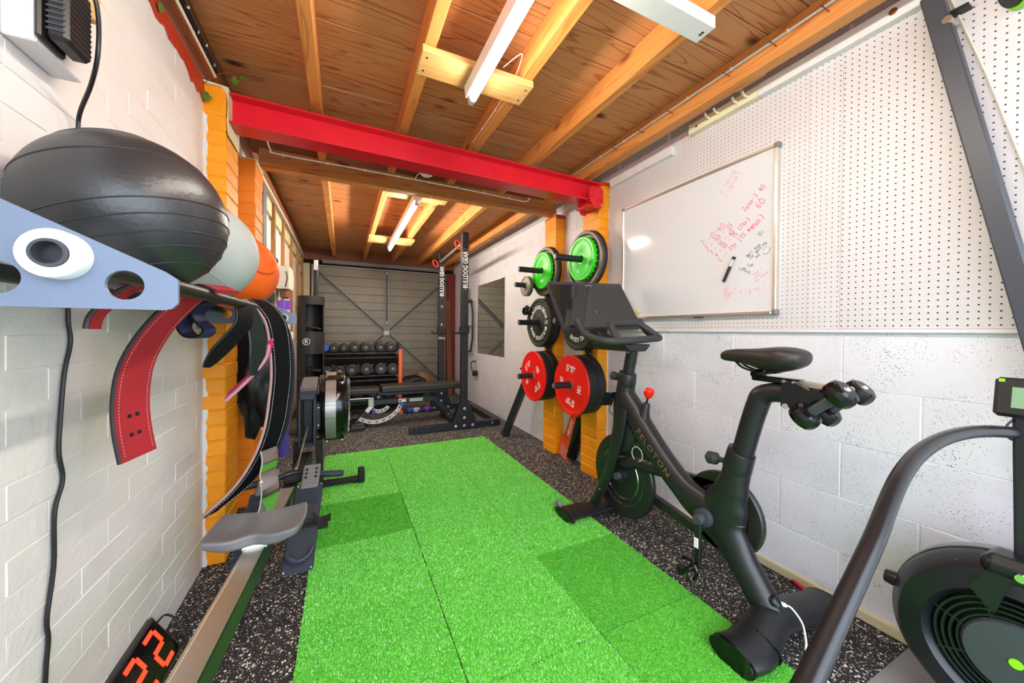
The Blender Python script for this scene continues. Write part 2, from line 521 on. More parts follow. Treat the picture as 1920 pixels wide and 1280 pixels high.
# ---- right wall: painted concrete blocks
wr = MB().bx(XR + .0025, XR + .14, YF, YB + .1, 0, 2.375).build('wall_right', 'white_block_paint', kind='structure', label='white painted concrete block wall', org=(XR, 0, 0))
bm_b = brick_mesh('block_right', .026, .446, .220, 'white_block_paint', .003)
bm_g = brick_mesh('block_grey', .026, .443, .09, 'grey_block', .006)
def blocks(y0, y1, k0, k1):
    for k in range(k0, k1):
        y = y0 - (.225 if k % 2 else 0)
        while y < y1 - .01:
            a, b = max(y, y0), min(y + .45, y1)
            if b - a > .03:
                inst(bm_b, 'block', wr, (XR + .013 + rnd.uniform(-.0006, .001), (a + b) / 2, .1125 + k * .225),
                     (0, rnd.uniform(-.003, .003), 0), (1, (b - a - .003) / .445, 1.025))
            y += .45
blocks(-.6, 2.185, 0, 5); blocks(2.385, 2.795, 0, 10); blocks(2.985, 6.45, 0, 10)
y = -.6
while y < 2.18:
    inst(bm_g, 'block', wr, (XR + .011, y + .22, 2.350), (0, rnd.uniform(-.02, .02), 0), (1, .985, .62)); y += .447
y = 2.39
while y < 6.4:
    inst(bm_g, 'block', wr, (XR + .011, y + .22, 2.30), (0, 0, 0), (1, .985, 1.0)); y += .447
MB().bx(XR - .012, XR + .02, .2, 2.185, 0, .045, .006).build('baseboard_right', 'cream_plaster', kind='structure', label='cream concrete ledge along the wall foot')

# ---- end wall with red painted brick nibs around the garage door
MB().bx(1.70, XR + .14, 6.36, 6.62, 0, 2.15).build('wall_end_right', 'dark_red_paint', kind='structure')
MB().bx(XL - .14, -.47, 6.36, 6.62, 0, 2.15).build('wall_end_left', 'cream_plaster', kind='structure')
MB().bx(XL - .14, XR + .14, 6.52, 6.66, 0, 2.42).build('leak_block_panel', 'dark_timber_gap', kind='structure')  # dark panel added behind the door to block leaking daylight

# ---- ceiling: boards across, joists along
ce = thing('ceiling', (0, 0, 2.40), 'boarded timber ceiling on pine joists', None, kind='structure')
bm_p = brick_mesh('plank_mesh', 2.52, .146, .022, 'ceiling_board', .003)
y = YF + .07; k = 0
while y < YB + .1:
    inst(bm_p, 'plank', ce, (.63 + rnd.uniform(-.01, .01), y, 2.411 + rnd.uniform(-.0015, .0015)), (rnd.uniform(-.006, .006), 0, 0))
    y += .1495
MB().bx(XL - .14, XR + .14, YF, YB + .15, 2.424, 2.45).build('roof_deck', 'dark_timber_gap', ce)
def joist(x0, x1, y0, y1, mat, z0=2.28):
    MB().bx(x0, x1, y0, y1, z0, 2.40, .003).build('joist', mat, ce)
for a, b in ((-.157, -.107), (.292, .341), (.735, .789), (1.178, 1.226)):
    joist(a, b, YF, 6.46, 'joist_wood')
joist(1.640, 1.702, YF, 6.46, 'joist_wood')
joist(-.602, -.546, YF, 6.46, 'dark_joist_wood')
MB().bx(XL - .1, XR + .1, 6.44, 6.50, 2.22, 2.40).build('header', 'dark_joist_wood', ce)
# nogging above the timber beam
for a, b in ((-.546, -.157), (-.107, .292), (.341, .735), (.789, 1.178), (1.226, 1.640)):
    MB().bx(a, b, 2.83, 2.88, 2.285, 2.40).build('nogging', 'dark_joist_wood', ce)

# ---- orange brick pillars
bm_o = brick_mesh('brick_orange', .10, .212, .070, 'orange_paint', .005)
bm_do = brick_mesh('brick_deep_orange', .10, .212, .070, 'deep_orange_paint', .005)
def pillar(name, xc, y0, y1, ztop, me, label, side):
    p = thing(name, (xc, (y0 + y1) / 2, 0), label, 'pillar', 'orange brick pillars')
    MB().bx(xc - .047, xc + .047, y0 + .004, y1 - .004, 0, ztop - .002).build('mortar', me.materials[0].name, p)
    n = int(ztop / .0735)
    for k in range(n):
        h = .0735 if k < n - 1 else ztop - (n - 1) * .0735
        inst(me, 'brick', p, (xc + side * rnd.uniform(-.001, .003), (y0 + y1) / 2 + rnd.uniform(-.002, .002), k * .0735 + h / 2),
             (0, 0, rnd.uniform(-.008, .008)), (1.0, (y1 - y0) / .212, (h - .002) / .070))
    return p
pil_l1 = pillar('brick_pillar', -.555, 2.128, 2.338, 2.262, bm_o, 'bright orange brick pillar on the left carrying the red steel beam', 1)
pil_l2 = pillar('brick_pillar', -.555, 2.742, 2.972, 2.19, bm_do, 'deeper orange brick pillar on the left under the timber beam', 1)
pil_r1 = pillar('brick_pillar', 1.80, 2.183, 2.388, 2.25, bm_o, 'orange brick pillar on the right bolted to the red steel beam', -1)
pil_r2 = pillar('brick_pillar', 1.80, 2.79, 2.988, 2.18, bm_o, 'orange brick pillar on the right under the end of the timber beam', -1)
# bare plaster and old red paint at the pillar heads
MB().prism([(-.525, 2.262), (-.505, 2.235), (-.500, 2.19), (-.503, 2.10), (-.498, 2.04), (-.4965, 2.04), (-.4965, 2.266), (-.60, 2.278), (-.60, 2.262)],
           (0, 2.1265, 0), (1, 0, 0), (0, 0, 1), (0, .2, 0)).build('plaster_patch', 'cream_plaster', pil_l1)
MB().bx(-.60, -.4975, 2.745, 2.95, 2.165, 2.193).build('plaster_patch', 'cream_plaster', pil_l2)
MB().bx(1.752, 1.85, 2.1815, 2.39, 2.235, 2.262).build('red_paint_patch', 'red_wall_paint', pil_r1)
MB().bx(1.751, 1.85, 2.788, 2.99, 2.155, 2.19).build('red_paint_patch', 'red_wall_paint', pil_r2)
# white paint lapping on to the pillar edge
pts = [(-.592, 0)]; z = 0
while z < 2.12:
    pts.append((-.577 + rnd.uniform(-.006, .006), z)); z += .022
pts += [(-.592, 2.13)]
MB().prism(pts, (0, 2.1262, 0), (1, 0, 0), (0, 0, 1), (0, .004, 0)).build('white_paint_edge', 'white_brick_paint', pil_l1)
pts = [(1.852, 0.2)]; z = .2
while z < 2.2:
    pts.append((1.842 + rnd.uniform(-.005, .005), z)); z += .022
pts += [(1.852, 2.2)]
pts.reverse()
MB().prism(pts, (0, 2.1815, 0), (1, 0, 0), (0, 0, 1), (0, .004, 0)).build('white_paint_edge', 'white_block_paint', pil_r1)

# ---- red steel I-beam with its bolted shoe
def slopebox(mb, xa, xb, y0, y1, za0, za1, zb0, zb1):
    V = [(xa, y0, za0), (xa, y1, za0), (xa, y1, za1), (xa, y0, za1), (xb, y0, zb0), (xb, y1, zb0), (xb, y1, zb1), (xb, y0, zb1)]
    return mb._add(V, [(0, 3, 2, 1), (4, 5, 6, 7), (0, 1, 5, 4), (1, 2, 6, 5), (2, 3, 7, 6), (3, 0, 4, 7)])
sb = thing('steel_beam', (.6, 2.21, 2.11), 'glossy red steel beam spanning the room below the ceiling', 'beam')
zl, zr = 2.252, 2.226
m = MB(); slopebox(m, -.499, 1.752, 2.138, 2.262, zl - .009, zl, zr - .009, zr); m.build('top_flange', 'beam_red', sb)
m = MB(); slopebox(m, -.499, 1.752, 2.138, 2.262, zl - .144, zl - .135, zr - .144, zr - .135); m.build('bottom_flange', 'beam_red', sb)
m = MB(); slopebox(m, -.499, 1.752, 2.194, 2.206, zl - .14, zl - .005, zr - .14, zr - .005); m.build('web', 'beam_red', sb)
# shoe: two faceted plates with bolts
def octo(w_, h_, c): return [(-w_ + c, -h_), (w_ - c, -h_), (w_, -h_ + c * 1.4), (w_, h_ - c * .5), (w_ - c * .5, h_), (-w_ + c * .4, h_), (-w_, h_ - c * .5), (-w_, -h_ + c * 1.6)]
pl = MB().prism(octo(.062, .078, .045), (1.672, 2.118, 2.105), (1, 0, 0), (0, 0, 1), (0, .012, 0)).build('shoe_plate', 'beam_red', sb)
for bx_, bz_ in ((-.036, .048), (.036, .040), (-.036, .0), (.036, -.010), (.002, -.048)):
    MB().lathe([(0, .012), (.010, .010), (.0125, .004), (.0125, 0)], (1.672 + bx_, 2.118, 2.105 + bz_), (0, -1, 0), 8).build('bolt', 'beam_red', pl)
MB().prism(octo(.062, .078, .045), (1.672, 2.270, 2.095), (1, 0, 0), (0, 0, 1), (0, .012, 0)).build('shoe_plate', 'beam_red', sb)
MB().bx(1.600, 1.735, 2.130, 2.27, 2.040, 2.050).build('shoe_web', 'beam_red', sb)
MB().bar((1.612, 2.20, 2.09), (1.70, 2.20, 2.035), .12, .008).build('shoe_gusset', 'beam_red', sb)

# ---- timber beam
tb = thing('timber_beam', (.63, 2.85, 2.19), 'brown timber beam spanning the room behind the red steel beam', 'beam')
MB().bx(-.495, 1.755, 2.792, 2.845, 2.192, 2.292, .004).build('front_timber', 'beam_wood', tb)
MB().bx(-.495, 1.755, 2.847, 2.905, 2.186, 2.286, .004).build('rear_timber', 'joist_wood', tb)

# ---- garage door
gd = thing('garage_door', (.675, 6.46, 0), 'grey panelled up-and-over garage door with crossed bracing', 'garage door')
zs = [0.03, .29, .547, .806, 1.063, 1.322, 1.579, 1.837, 2.132]
for i in range(8):
    za, zb = zs[i], zs[i + 1]; zm = (za + zb) / 2
    # each slat: two flats with a pressed step half way
    prof = [(.010, za + .004), (-.010, za + .008), (-.010, zm - .004), (-.004, zm), (-.010, zm + .004), (-.010, zb - .008), (.010, zb - .004), (.02, zb - .004), (.02, za + .004)]
    MB().prism([(p[0], p[1]) for p in prof], (-.43, 6.47, 0), (0, 1, 0), (0, 0, 1), (2.21, 0, 0)).build('panel', 'garage_door_metal', gd)
MB().bx(-.43, 1.78, 6.475, 6.49, .02, 2.14).build('backing', 'garage_door_metal', gd)
def rail(a, b, nm='brace', wd=.052, g=gd):
    a, b = Vector(a), Vector(b); d = (b - a).normalized(); nn = Vector((0, 1, 0)).cross(d).normalized()
    m = MB()
    dy = Vector((0, -.012, 0))
    for s_ in (-1, 1): m.bar(a + nn * s_ * wd * .42 + dy, b + nn * s_ * wd * .42 + dy, .007, .034, 0, hint=(0, 1, 0))
    m.cur = 1; m.bar(a - dy * .3, b - dy * .3, wd, .006, 0, hint=(0, 1, 0))
    return m.build(nm, ['door_frame_metal', 'shaded_channel_metal'], g)
hub = Vector((.671, 6.445, 1.081))
rail((-.40, 6.45, 2.07), hub); rail((1.76, 6.45, 2.09), hub); rail((1.76, 6.45, .07), hub); rail((-.40, 6.45, .09), hub)
rail((.668, 6.435, 2.10), (.670, 6.435, 1.25), 'lift_arm', .05)
MB().bx(.61, .733, 6.425, 6.455, 1.02, 1.135, .012).build('hub_plate', 'door_frame_metal', gd)
MB().bx(.635, .71, 6.42, 6.427, 1.055, 1.105).build('hub_label', 'text_white', gd)
MB().bx(.635, .705, 6.42, 6.45, 2.05, 2.12, .008).build('lift_bracket', 'door_frame_metal', gd)
MB().bx(.645, .70, 6.42, 6.44, 1.22, 1.28, .008).build('lift_bracket', 'door_frame_metal', gd)
MB().bx(-.45, 1.80, 6.44, 6.47, 2.13, 2.150).build('top_rail', 'door_frame_metal', gd)
for x in (-.44, 1.775): MB().bx(x - .012, x + .012, 6.43, 6.47, .02, 2.13).build('side_stile', 'door_frame_metal', gd)
for z in (1.10, .74, 1.45): MB().bx(1.72, 1.80, 6.40, 6.45, z - .03, z + .03, .01).build('latch', 'dark_joist_wood', gd)
MB().bx(-.30, 1.56, 6.33, 6.40, 2.165, 2.222, .006).build('door_track', 'grey_plastic', label='grey steel track above the garage door', cat='door track')

# ---- turf
tf = thing('turf_flooring', (.6, 2.0, 0), 'bright green artificial turf laid as square tiles on the rubber floor', 'artificial turf')
xs = [-.140, .361, .866, 1.352]; ys = [.04, .54, 1.04, 1.537, 2.040, 2.540, 3.052, 3.535]
tm = brick_mesh('turf_tile_mesh', .499, .499, .012, 'turf_base', .002)
tone = {(0, 4): (.9, 200), (2, 2): (1.0, 250), (2, 1): (.95, 240)}
bl_v = []; 
rs = np.random.RandomState(5)
for j in range(7):
    for i in range(3):
        x0, x1, y0, y1 = xs[i], xs[i + 1], ys[j], ys[j + 1]
        inst(tm, 'turf_tile', tf, ((x0 + x1) / 2, (y0 + y1) / 2, .006), (0, 0, 0), ((x1 - x0 - .0035) / .5, (y1 - y0 - .0035) / .5, 1))
        if j < 1 or (j == 1 and i < 1): continue
        dn = {1: 34000, 2: 30000, 3: 24000, 4: 17000, 5: 12000, 6: 9000}[j]
        b = rs.rand(dn, 2) * [x1 - x0 - .006, y1 - y0 - .006] + [x0 + .003, y0 + .003]
        lean = {(0, 4): (.001, -.0065), (2, 2): (.001, -.0065), (2, 1): (0, -.0030)}.get((i, j), (rs.uniform(-.001, .001), rs.uniform(.0012, .0042)))
        a = rs.rand(dn) * 6.283; wd = .0011 + .0006 * (6 - j) * 0 + .00035 * j
        dx, dy = np.cos(a) * wd, np.sin(a) * wd
        h = .0035 + rs.rand(dn) * .0045
        tip = b + np.array(lean) + rs.randn(dn, 2) * .0022
        V = np.zeros((dn, 3, 3)); V[:, 0, 0] = b[:, 0] - dx; V[:, 0, 1] = b[:, 1] - dy; V[:, 1, 0] = b[:, 0] + dx; V[:, 1, 1] = b[:, 1] + dy
        V[:, :2, 2] = .011; V[:, 2, 0] = tip[:, 0]; V[:, 2, 1] = tip[:, 1]; V[:, 2, 2] = .011 + h
        bl_v.append(V.reshape(-1, 3))
V = np.concatenate(bl_v); nT = len(V) // 3
V -= np.array(tf.location)
me = bpy.data.meshes.new('turf_pile'); me.vertices.add(len(V)); me.vertices.foreach_set('co', V.ravel())
me.loops.add(len(V)); me.loops.foreach_set('vertex_index', np.arange(len(V), dtype=np.int32))
me.polygons.add(nT); me.polygons.foreach_set('loop_start', np.arange(0, len(V), 3, dtype=np.int32)); me.polygons.foreach_set('loop_total', np.full(nT, 3, dtype=np.int32))
me.update(calc_edges=True); me.materials.append(MATS['turf_blade'])
ob = bpy.data.objects.new('turf_pile', me); COL.objects.link(ob); ob.parent = tf; tag(ob, 'short green grass pile', kind='stuff')

# ---- lamps: two fluorescent battens on cross boards
def tube_lamp(x, z, y0, y1, label, tube='tube_light'):
    L = thing('fluorescent_lamp', (x, (y0 + y1) / 2, z), label, 'lamp', 'ceiling tube lamps')
    MB().prism([(-.030, .0), (-.024, -.05), (.024, -.05), (.030, .0)], (x, y0, z + .07), (1, 0, 0), (0, 0, 1), (0, y1 - y0, 0)).build('housing', 'white_plastic', L)
    MB().cyl((x, y0 + .04, z), (x, y1 - .04, z), .0145, 14).build('tube', tube, L, smooth=True)
    for yy in (y0 + .025, y1 - .025):
        e = MB().bx(x - .011, x + .011, yy - .010, yy + .010, z - .012, z + .022, .004).build('lamp_holder', 'white_plastic', L)
        MB().cyl((x, yy - .016, z), (x, yy + .016, z), .0155, 14).build('end_cap', 'light_grey_plastic', e, smooth=True)
    return L
tube_lamp(.530, 2.175, -.18, 1.600, 'long white tube lamp nearest the camera, glowing under a cross board')
tube_lamp(.545, 2.165, 3.00, 4.93, 'white tube lamp glowing further back near the garage door', 'tube_light_warm')
def cross(x0, x1, y0, y1, mat, label, z0=2.25):
    b = MB().bx(x0, x1, y0, y1, z0, 2.28, .003).build('cross_board', mat, label=label, cat='board', group='boards carrying the tube lamps')
    for yy in (y0 + .035, y1 - .035):
        for xx in (x0 + .025, x1 - .025): MB().lathe([(0, 0), (.005, 0), (.005, .001)], (xx, yy, z0 - .001), (0, 0, 1), 8).build('screw', 'dark_void', b)
cross(.285, .795, 1.472, 1.622, 'batten_wood', 'pale pine board holding the far end of the nearest tube lamp')
cross(.72, 1.228, .88, .960, 'white_timber', 'white painted board screwed under the joist at top right', 2.235)
cross(.285, .825, 3.09, 3.20, 'batten_wood', 'pale pine board behind the timber beam holding the back lamp')
cross(.278, .82, 4.66, 4.95, 'batten_wood', 'pale pine board at the garage door end of the back lamp')
cross(.285, .795, -.15, -.02, 'batten_wood', 'pale pine board at the near end of the nearest tube lamp')
# ================================================================ RIGHT WALL FITTINGS
pg = thing('pegboard', (1.843, 1.0, 1.142), 'white perforated pegboard covering the wall behind the whiteboard', 'pegboard')
MB().bx(1.838, 1.848, .873, 2.165, 1.142, 2.275).build('panel', 'pegboard_a', pg)
MB().bx(1.837, 1.848, .756, .872, 1.142, 2.272).build('panel', 'pegboard_a', pg)
MB().bx(1.836, 1.848, -.9, .755, 1.142, 2.270).build('panel', 'pegboard_b', pg)
MB().bx(1.832, 1.850, -.9, 2.165, 1.128, 1.141).build('bottom_lip', 'white_timber', pg)
b1 = MB().bx(1.806, 1.838, 1.575, 2.135, 2.209, 2.262, .003).build('wall_batten', 'white_timber', label='short white wooden batten above the whiteboard by the orange pillar', cat='batten', group='battens above the pegboard')
b2 = thing('wall_batten', (1.822, .4, 2.263), 'long batten above the pegboard, cream with wooden pegs at its far end', 'batten', 'battens above the pegboard')
MB().bx(1.800, 1.837, -.9, 1.07, 2.263, 2.320, .003).build('white_length', 'white_timber', b2)
MB().bx(1.800, 1.837, 1.0705, 1.453, 2.263, 2.318, .003).build('cream_length', 'cream_timber', b2)
for y, z in ((1.315, 2.285), (1.265, 2.285), (1.165, 2.283), (1.115, 2.283)):
    MB().tube([(1.80, y, z), (1.775, y + .004, z + .006), (1.762, y + .006, z + .022)], [.006, .0055, .007], 8).build('peg', 'cream_timber', b2, smooth=True)
MB().lathe([(0, 0), (.007, 0), (.007, .001)], (1.799, 1.40, 2.287), (-1, 0, 0), 10).build('screw', 'brown_plank', b2)
MB().lathe([(0, 0), (.012, 0), (.012, .001)], (1.799, .60, 2.292), (-1, 0, 0), 10).build('screw', 'brown_plank', b2)

# conduit on the side of the wall plate, nails sticking out below it
cd = thing('conduit', (1.634, 1.0, 2.352), 'white cable clipped along the joist above the pegboard', 'cable')
MB().tube([(1.634, -.9, 2.352), (1.634, .8, 2.3525), (1.634, 1.4, 2.352), (1.634, 2.16, 2.354), (1.634, 2.6, 2.355)], .0055, 8).build('cable_run', 'white_plastic', cd, smooth=True)
y = .62
while y < 2.1:
    MB().bx(1.626, 1.641, y - .004, y + .004, 2.346, 2.360, .002).build('clip', 'white_plastic', cd); y += .235
for i, y in enumerate((.72, .90, 1.10, 1.42, 1.63, 1.86)):
    MB().tube([(1.645, y, 2.325), (1.60, y + .004, 2.333), (1.599, y + .004, 2.3332)], [.0022, .0022, .005], 6).build('nail', 'brown_plank', label='rusty nail sticking out of the joist over the pegboard, ' + ['nearest the camera', 'second nearest the camera', 'third nearest the camera', 'third from the red beam', 'second from the red beam', 'nearest the red beam'][i], cat='nail', group='nails in the joist above the pegboard')
# left-hand cables
cl = thing('cable_run', (-.535, 1.4, 2.31), 'white and dark cables clipped along the left wall plate', 'cable')
MB().tube([(-.541, -.5, 2.287), (-.541, 1.0, 2.288), (-.540, 2.10, 2.287)], .006, 8).build('white_cable', 'cream_plastic', cl, smooth=True)
MB().tube([(-.536, -.5, 2.31), (-.535, 1.0, 2.312), (-.536, 2.10, 2.31)], .007, 8).build('black_cable', 'black_plastic', cl, smooth=True)
MB().tube([(-.533, -.5, 2.33), (-.531, 1.2, 2.334), (-.535, 2.10, 2.33)], .005, 8).build('grey_cable', 'slate_plastic', cl, smooth=True)
for i in range(9):
    yy = 1.25 + i * .1
    MB().bx(-.545, -.528, yy, yy + .007, 2.305 + (i % 2) * .018, 2.318 + (i % 2) * .018, .002).build('clip', 'cream_plastic', cl)
# cable along the timber beam
tbc = thing('beam_cable', (.6, 2.788, 2.27), 'white cable clipped along the face of the timber beam', 'cable')
MB().tube(smooth_path([(-.44, 2.70, 2.33), (-.43, 2.783, 2.285), (-.38, 2.786, 2.266), (.1, 2.787, 2.266), (.8, 2.787, 2.262), (1.35, 2.787, 2.250), (1.42, 2.786, 2.250), (1.455, 2.786, 2.262), (1.47, 2.78, 2.288)], 5), .005, 8).build('cable', 'white_plastic', tbc, smooth=True)
for x in (-.36, -.1, .14, .37, .6, .82, 1.05, 1.28): MB().bx(x - .004, x + .004, 2.781, 2.793, 2.257, 2.273, .002).build('clip', 'white_plastic', tbc)
# smoke alarm and lamp cable
sa = thing('smoke_alarm', (.558, 2.70, 2.27), 'round white smoke alarm between the red and timber beams', 'smoke alarm')
MB().lathe([(0, -.03), (.032, -.029), (.042, -.022), (.046, -.004), (.046, 0), (0, 0)], (.558, 2.70, 2.300), (0, 0, 1), 24).build('case', 'white_plastic', sa, smooth=True)
MB().bx(.48, .64, 2.63, 2.785, 2.300, 2.315).build('mount_board', 'dark_joist_wood', sa)
MB().tube(smooth_path([(.52, 2.70, 2.292), (.505, 2.72, 2.285), (.495, 2.75, 2.28), (.49, 2.782, 2.268)], 5), .003, 6).build('lead', 'white_plastic', sa, smooth=True)
lc = thing('lamp_cable', (.72, 1.9, 2.28), 'thin white cable stapled along the joist beside the nearest lamp', 'cable')
MB().tube(smooth_path([(.66, 1.52, 2.33), (.70, 1.48, 2.36), (.728, 1.46, 2.37), (.732, 1.53, 2.33), (.731, 1.62, 2.31), (.730, 1.9, 2.30), (.730, 2.15, 2.30)], 6), .003, 6).build('cable', 'white_plastic', lc, smooth=True)
for y in (1.78, 1.98): MB().bx(.726, .734, y, y + .006, 2.296, 2.306).build('clip', 'white_plastic', lc)

# ---- whiteboard
wb = thing('whiteboard', (1.826, 1.49, 1.215), 'large whiteboard in an aluminium frame with pink handwriting', 'whiteboard')
MB().bx(1.822, 1.836, .992, 1.992, 1.222, 1.998).build('board', 'whiteboard_face', wb)
fr = thing('f', (0, 0, 0), None, None); bpy.data.objects.remove(fr)
for a in ((.984, 1.000, 1.215, 2.005), (1.986, 2.000, 1.215, 2.005)):
    MB().bx(1.813, 1.837, a[0], a[1], a[2], a[3], .003).build('frame_side', 'aluminium', wb)
MB().bx(1.813, 1.837, 1.0, 1.986, 1.990, 2.005, .003).build('frame_top', 'aluminium', wb)
MB().bx(1.806, 1.837, 1.0, 1.986, 1.212, 1.226, .003).build('frame_bottom', 'aluminium', wb)
for y, z in ((.99, 1.997), (1.996, 1.997), (.99, 1.222), (1.996, 1.222)):
    MB().bx(1.810, 1.838, y - .012, y + .012, z - .013, z + .013, .004).build('corner_cap', 'grey_plastic', wb)
MB().bx(1.806, 1.83, 1.36, 1.41, 1.205, 1.214, .002).build('clip', 'slate_plastic', wb)
plain('pink_ink', '#E0708C', 0.6); plain('grey_ink', '#77797C', 0.6); plain('pale_pink_ink', '#EBA4C4', 0.6)
GL = {'0': [[(.3, 1), (.05, .6), (.1, .15), (.35, 0), (.6, .3), (.55, .8), (.3, 1)]], '1': [[(.2, .8), (.35, 1), (.3, 0)]],
 '2': [[(.1, .8), (.3, 1), (.5, .8), (.35, .45), (.05, 0), (.6, .05)]], '3': [[(.1, .95), (.5, .95), (.25, .58), (.5, .35), (.35, .02), (.05, .1)]],
 '4': [[(.4, 1), (.05, .4), (.6, .42)], [(.45, .7), (.4, 0)]], '5': [[(.55, 1), (.15, .97), (.1, .58), (.45, .55), (.5, .2), (.3, 0), (.05, .1)]],
 '6': [[(.45, 1), (.15, .6), (.1, .2), (.3, 0), (.5, .2), (.4, .45), (.12, .35)]], '7': [[(.05, .95), (.55, 1), (.2, 0)], [(.15, .5), (.5, .52)]],
 '-': [[(.05, .45), (.55, .5)]], ':': [[(.2, .7), (.24, .66)], [(.2, .25), (.24, .2)]], '+': [[(.05, .45), (.55, .5)], [(.3, .75), (.28, .2)]],
 '(': [[(.45, 1.1), (.2, .7), (.2, .3), (.4, -.1)]], ')': [[(.15, 1.1), (.4, .7), (.4, .3), (.2, -.1)]], '?': [[(.1, .8), (.3, 1), (.5, .8), (.3, .45), (.3, .3)], [(.3, .08), (.31, .03)]],
 "'": [[(.2, 1), (.15, .8)]], 'Z': [[(.05, 1), (.6, 1), (.05, 0), (.6, .02)]], 'H': [[(.1, 1), (.1, 0)], [(.5, 1), (.5, 0)], [(.1, .5), (.5, .52)]],
 'W': [[(0, 1), (.15, 0), (.32, .7), (.5, 0), (.65, 1)]], 'T': [[(0, 1), (.6, 1)], [(.3, 1), (.28, 0)]], 'B': [[(.1, 0), (.1, 1), (.45, .85), (.15, .55), (.5, .3), (.1, 0)]], 'V': [[(0, 1), (.28, 0), (.6, 1)]],
 'a': [[(.5, .55), (.2, .6), (.05, .25), (.25, 0), (.48, .25), (.5, .55), (.52, .0)]], 'b': [[(.1, 1), (.1, 0), (.45, .1), (.45, .5), (.1, .45)]], 'c': [[(.5, .5), (.25, .62), (.05, .3), (.25, 0), (.5, .1)]],
 'd': [[(.5, 1), (.5, 0)], [(.5, .5), (.2, .6), (.05, .25), (.25, 0), (.5, .15)]], 'e': [[(.05, .3), (.5, .35), (.3, .62), (.05, .3), (.25, 0), (.5, .1)]], 'f': [[(.5, .95), (.3, .95), (.25, 0)], [(.08, .55), (.48, .57)]],
 'g': [[(.5, .55), (.15, .6), (.1, .2), (.48, .2), (.5, .55), (.45, -.3), (.1, -.3)]], 'h': [[(.1, 1), (.1, 0)], [(.1, .4), (.35, .6), (.5, .35), (.5, 0)]], 'i': [[(.25, .55), (.25, 0)], [(.25, .8), (.26, .76)]],
 'k': [[(.1, 1), (.1, 0)], [(.5, .6), (.1, .28), (.5, 0)]], 'l': [[(.2, 1), (.2, 0)]], 'm': [[(.02, .55), (.05, 0)], [(.05, .4), (.2, .6), (.3, .0)], [(.3, .4), (.45, .6), (.58, 0)]], 'n': [[(.08, .58), (.1, 0)], [(.1, .4), (.35, .6), (.48, .3), (.5, 0)]],
 'o': [[(.3, .6), (.05, .35), (.2, 0), (.5, .2), (.48, .5), (.3, .6)]], 'r': [[(.1, .58), (.12, 0)], [(.12, .4), (.3, .6), (.48, .52)]], 's': [[(.48, .55), (.15, .55), (.4, .28), (.1, .0)]], 't': [[(.25, .95), (.25, 0), (.45, .03)], [(.05, .6), (.48, .62)]],
 'u': [[(.08, .58), (.1, .1), (.35, 0), (.48, .2)], [(.5, .58), (.5, 0)]], 'v': [[(.05, .58), (.25, 0), (.5, .58)]], 'w': [[(.0, .58), (.15, 0), (.3, .45), (.45, 0), (.6, .58)]], 'x': [[(.05, .58), (.5, 0)], [(.5, .58), (.05, 0)]], 'y': [[(.05, .58), (.28, .1)], [(.52, .58), (.15, -.35)]], ' ': []}
def scrawl(txt, p0, p1, asp, mat, r=.0011, hscale=1.0, x=1.8212):
    """handwriting on the board from p0 to p1 in (y, z)"""
    d = Vector((0, p1[0] - p0[0], p1[1] - p0[1])); L_ = d.length; u = d / L_
    adv = L_ / max(1, len(txt)); hgt = adv * asp * hscale
    n_ = Vector((-1, 0, 0)).cross(u)      # up-direction on the board
    if n_.z < 0: n_ = -n_
    m = MB(); jr = random.Random(len(txt) * 7 + int(p0[0] * 100))
    for i, chh in enumerate(txt):
        jx, jy = jr.uniform(-.06, .06), jr.uniform(-.08, .08)
        for st in GL.get(chh, []):
            pts = [Vector((x, p0[0], p0[1])) + u * adv * (i + (q[0] + jx) * 1.25) + n_ * hgt * (q[1] + jy) for q in st]
            if len(pts) > 2: pts = smooth_path(pts, 3)
            m.tube(pts, r, 4)
    return m.build('handwriting', mat, wb)
PK = [('2: 100-110', 1.256, 1.860, 1.179, 1.952), ('3: 110-125 ?', 1.230, 1.832, 1.158, 1.937)]
for t_, a, b, c, d in PK: scrawl(t_, (a, b), (c, d), 1.9, 'pale_pink_ink', .0010)
for t_, a, b, c, d in (('Zone-3 40', 1.132, 1.731, 1.036, 1.822), ('60', 1.067, 1.724, 1.035, 1.753), ('1 -0-40', 1.361, 1.602, 1.235, 1.681), ('2 - 40 - 55', 1.337, 1.575, 1.189, 1.676),
    ('3 - 55 - 65', 1.308, 1.550, 1.185, 1.646), ('4 - 65 - 75 (1hr)', 1.279, 1.529, 1.107, 1.687), ('5 :- 75+ (15 min', 1.256, 1.496, 1.080, 1.653), ('max)', 1.092, 1.631, 1.037, 1.680)):
    scrawl(t_, (a, b), (c, d), 1.75, 'pink_ink', .0014)
for t_, a, b, c, d in (('Hi', 1.058, 1.589, 1.037, 1.611), ('Well done', 1.117, 1.499, 1.055, 1.549), ('for working', 1.104, 1.486, 1.029, 1.552), ('out', 1.077, 1.488, 1.057, 1.503), ('Tea Too', 1.158, 1.434, 1.086, 1.455), ('B', 1.109, 1.414, 1.095, 1.432)):
    scrawl(t_, (a, b), (c, d), 1.7, 'grey_ink', .0011)
m = MB().tube(arc((1.8212, 1.036, 1.520), (0, -.8, .6), (0, .6, .8), .020, 200, 350, 8), .0012, 4)
for q in ((1.045, 1.522), (1.034, 1.530)): m.tube([(1.8212, q[0], q[1]), (1.8212, q[0] - .003, q[1] + .006)], .0014, 4)
m.build('handwriting', 'grey_ink', wb)
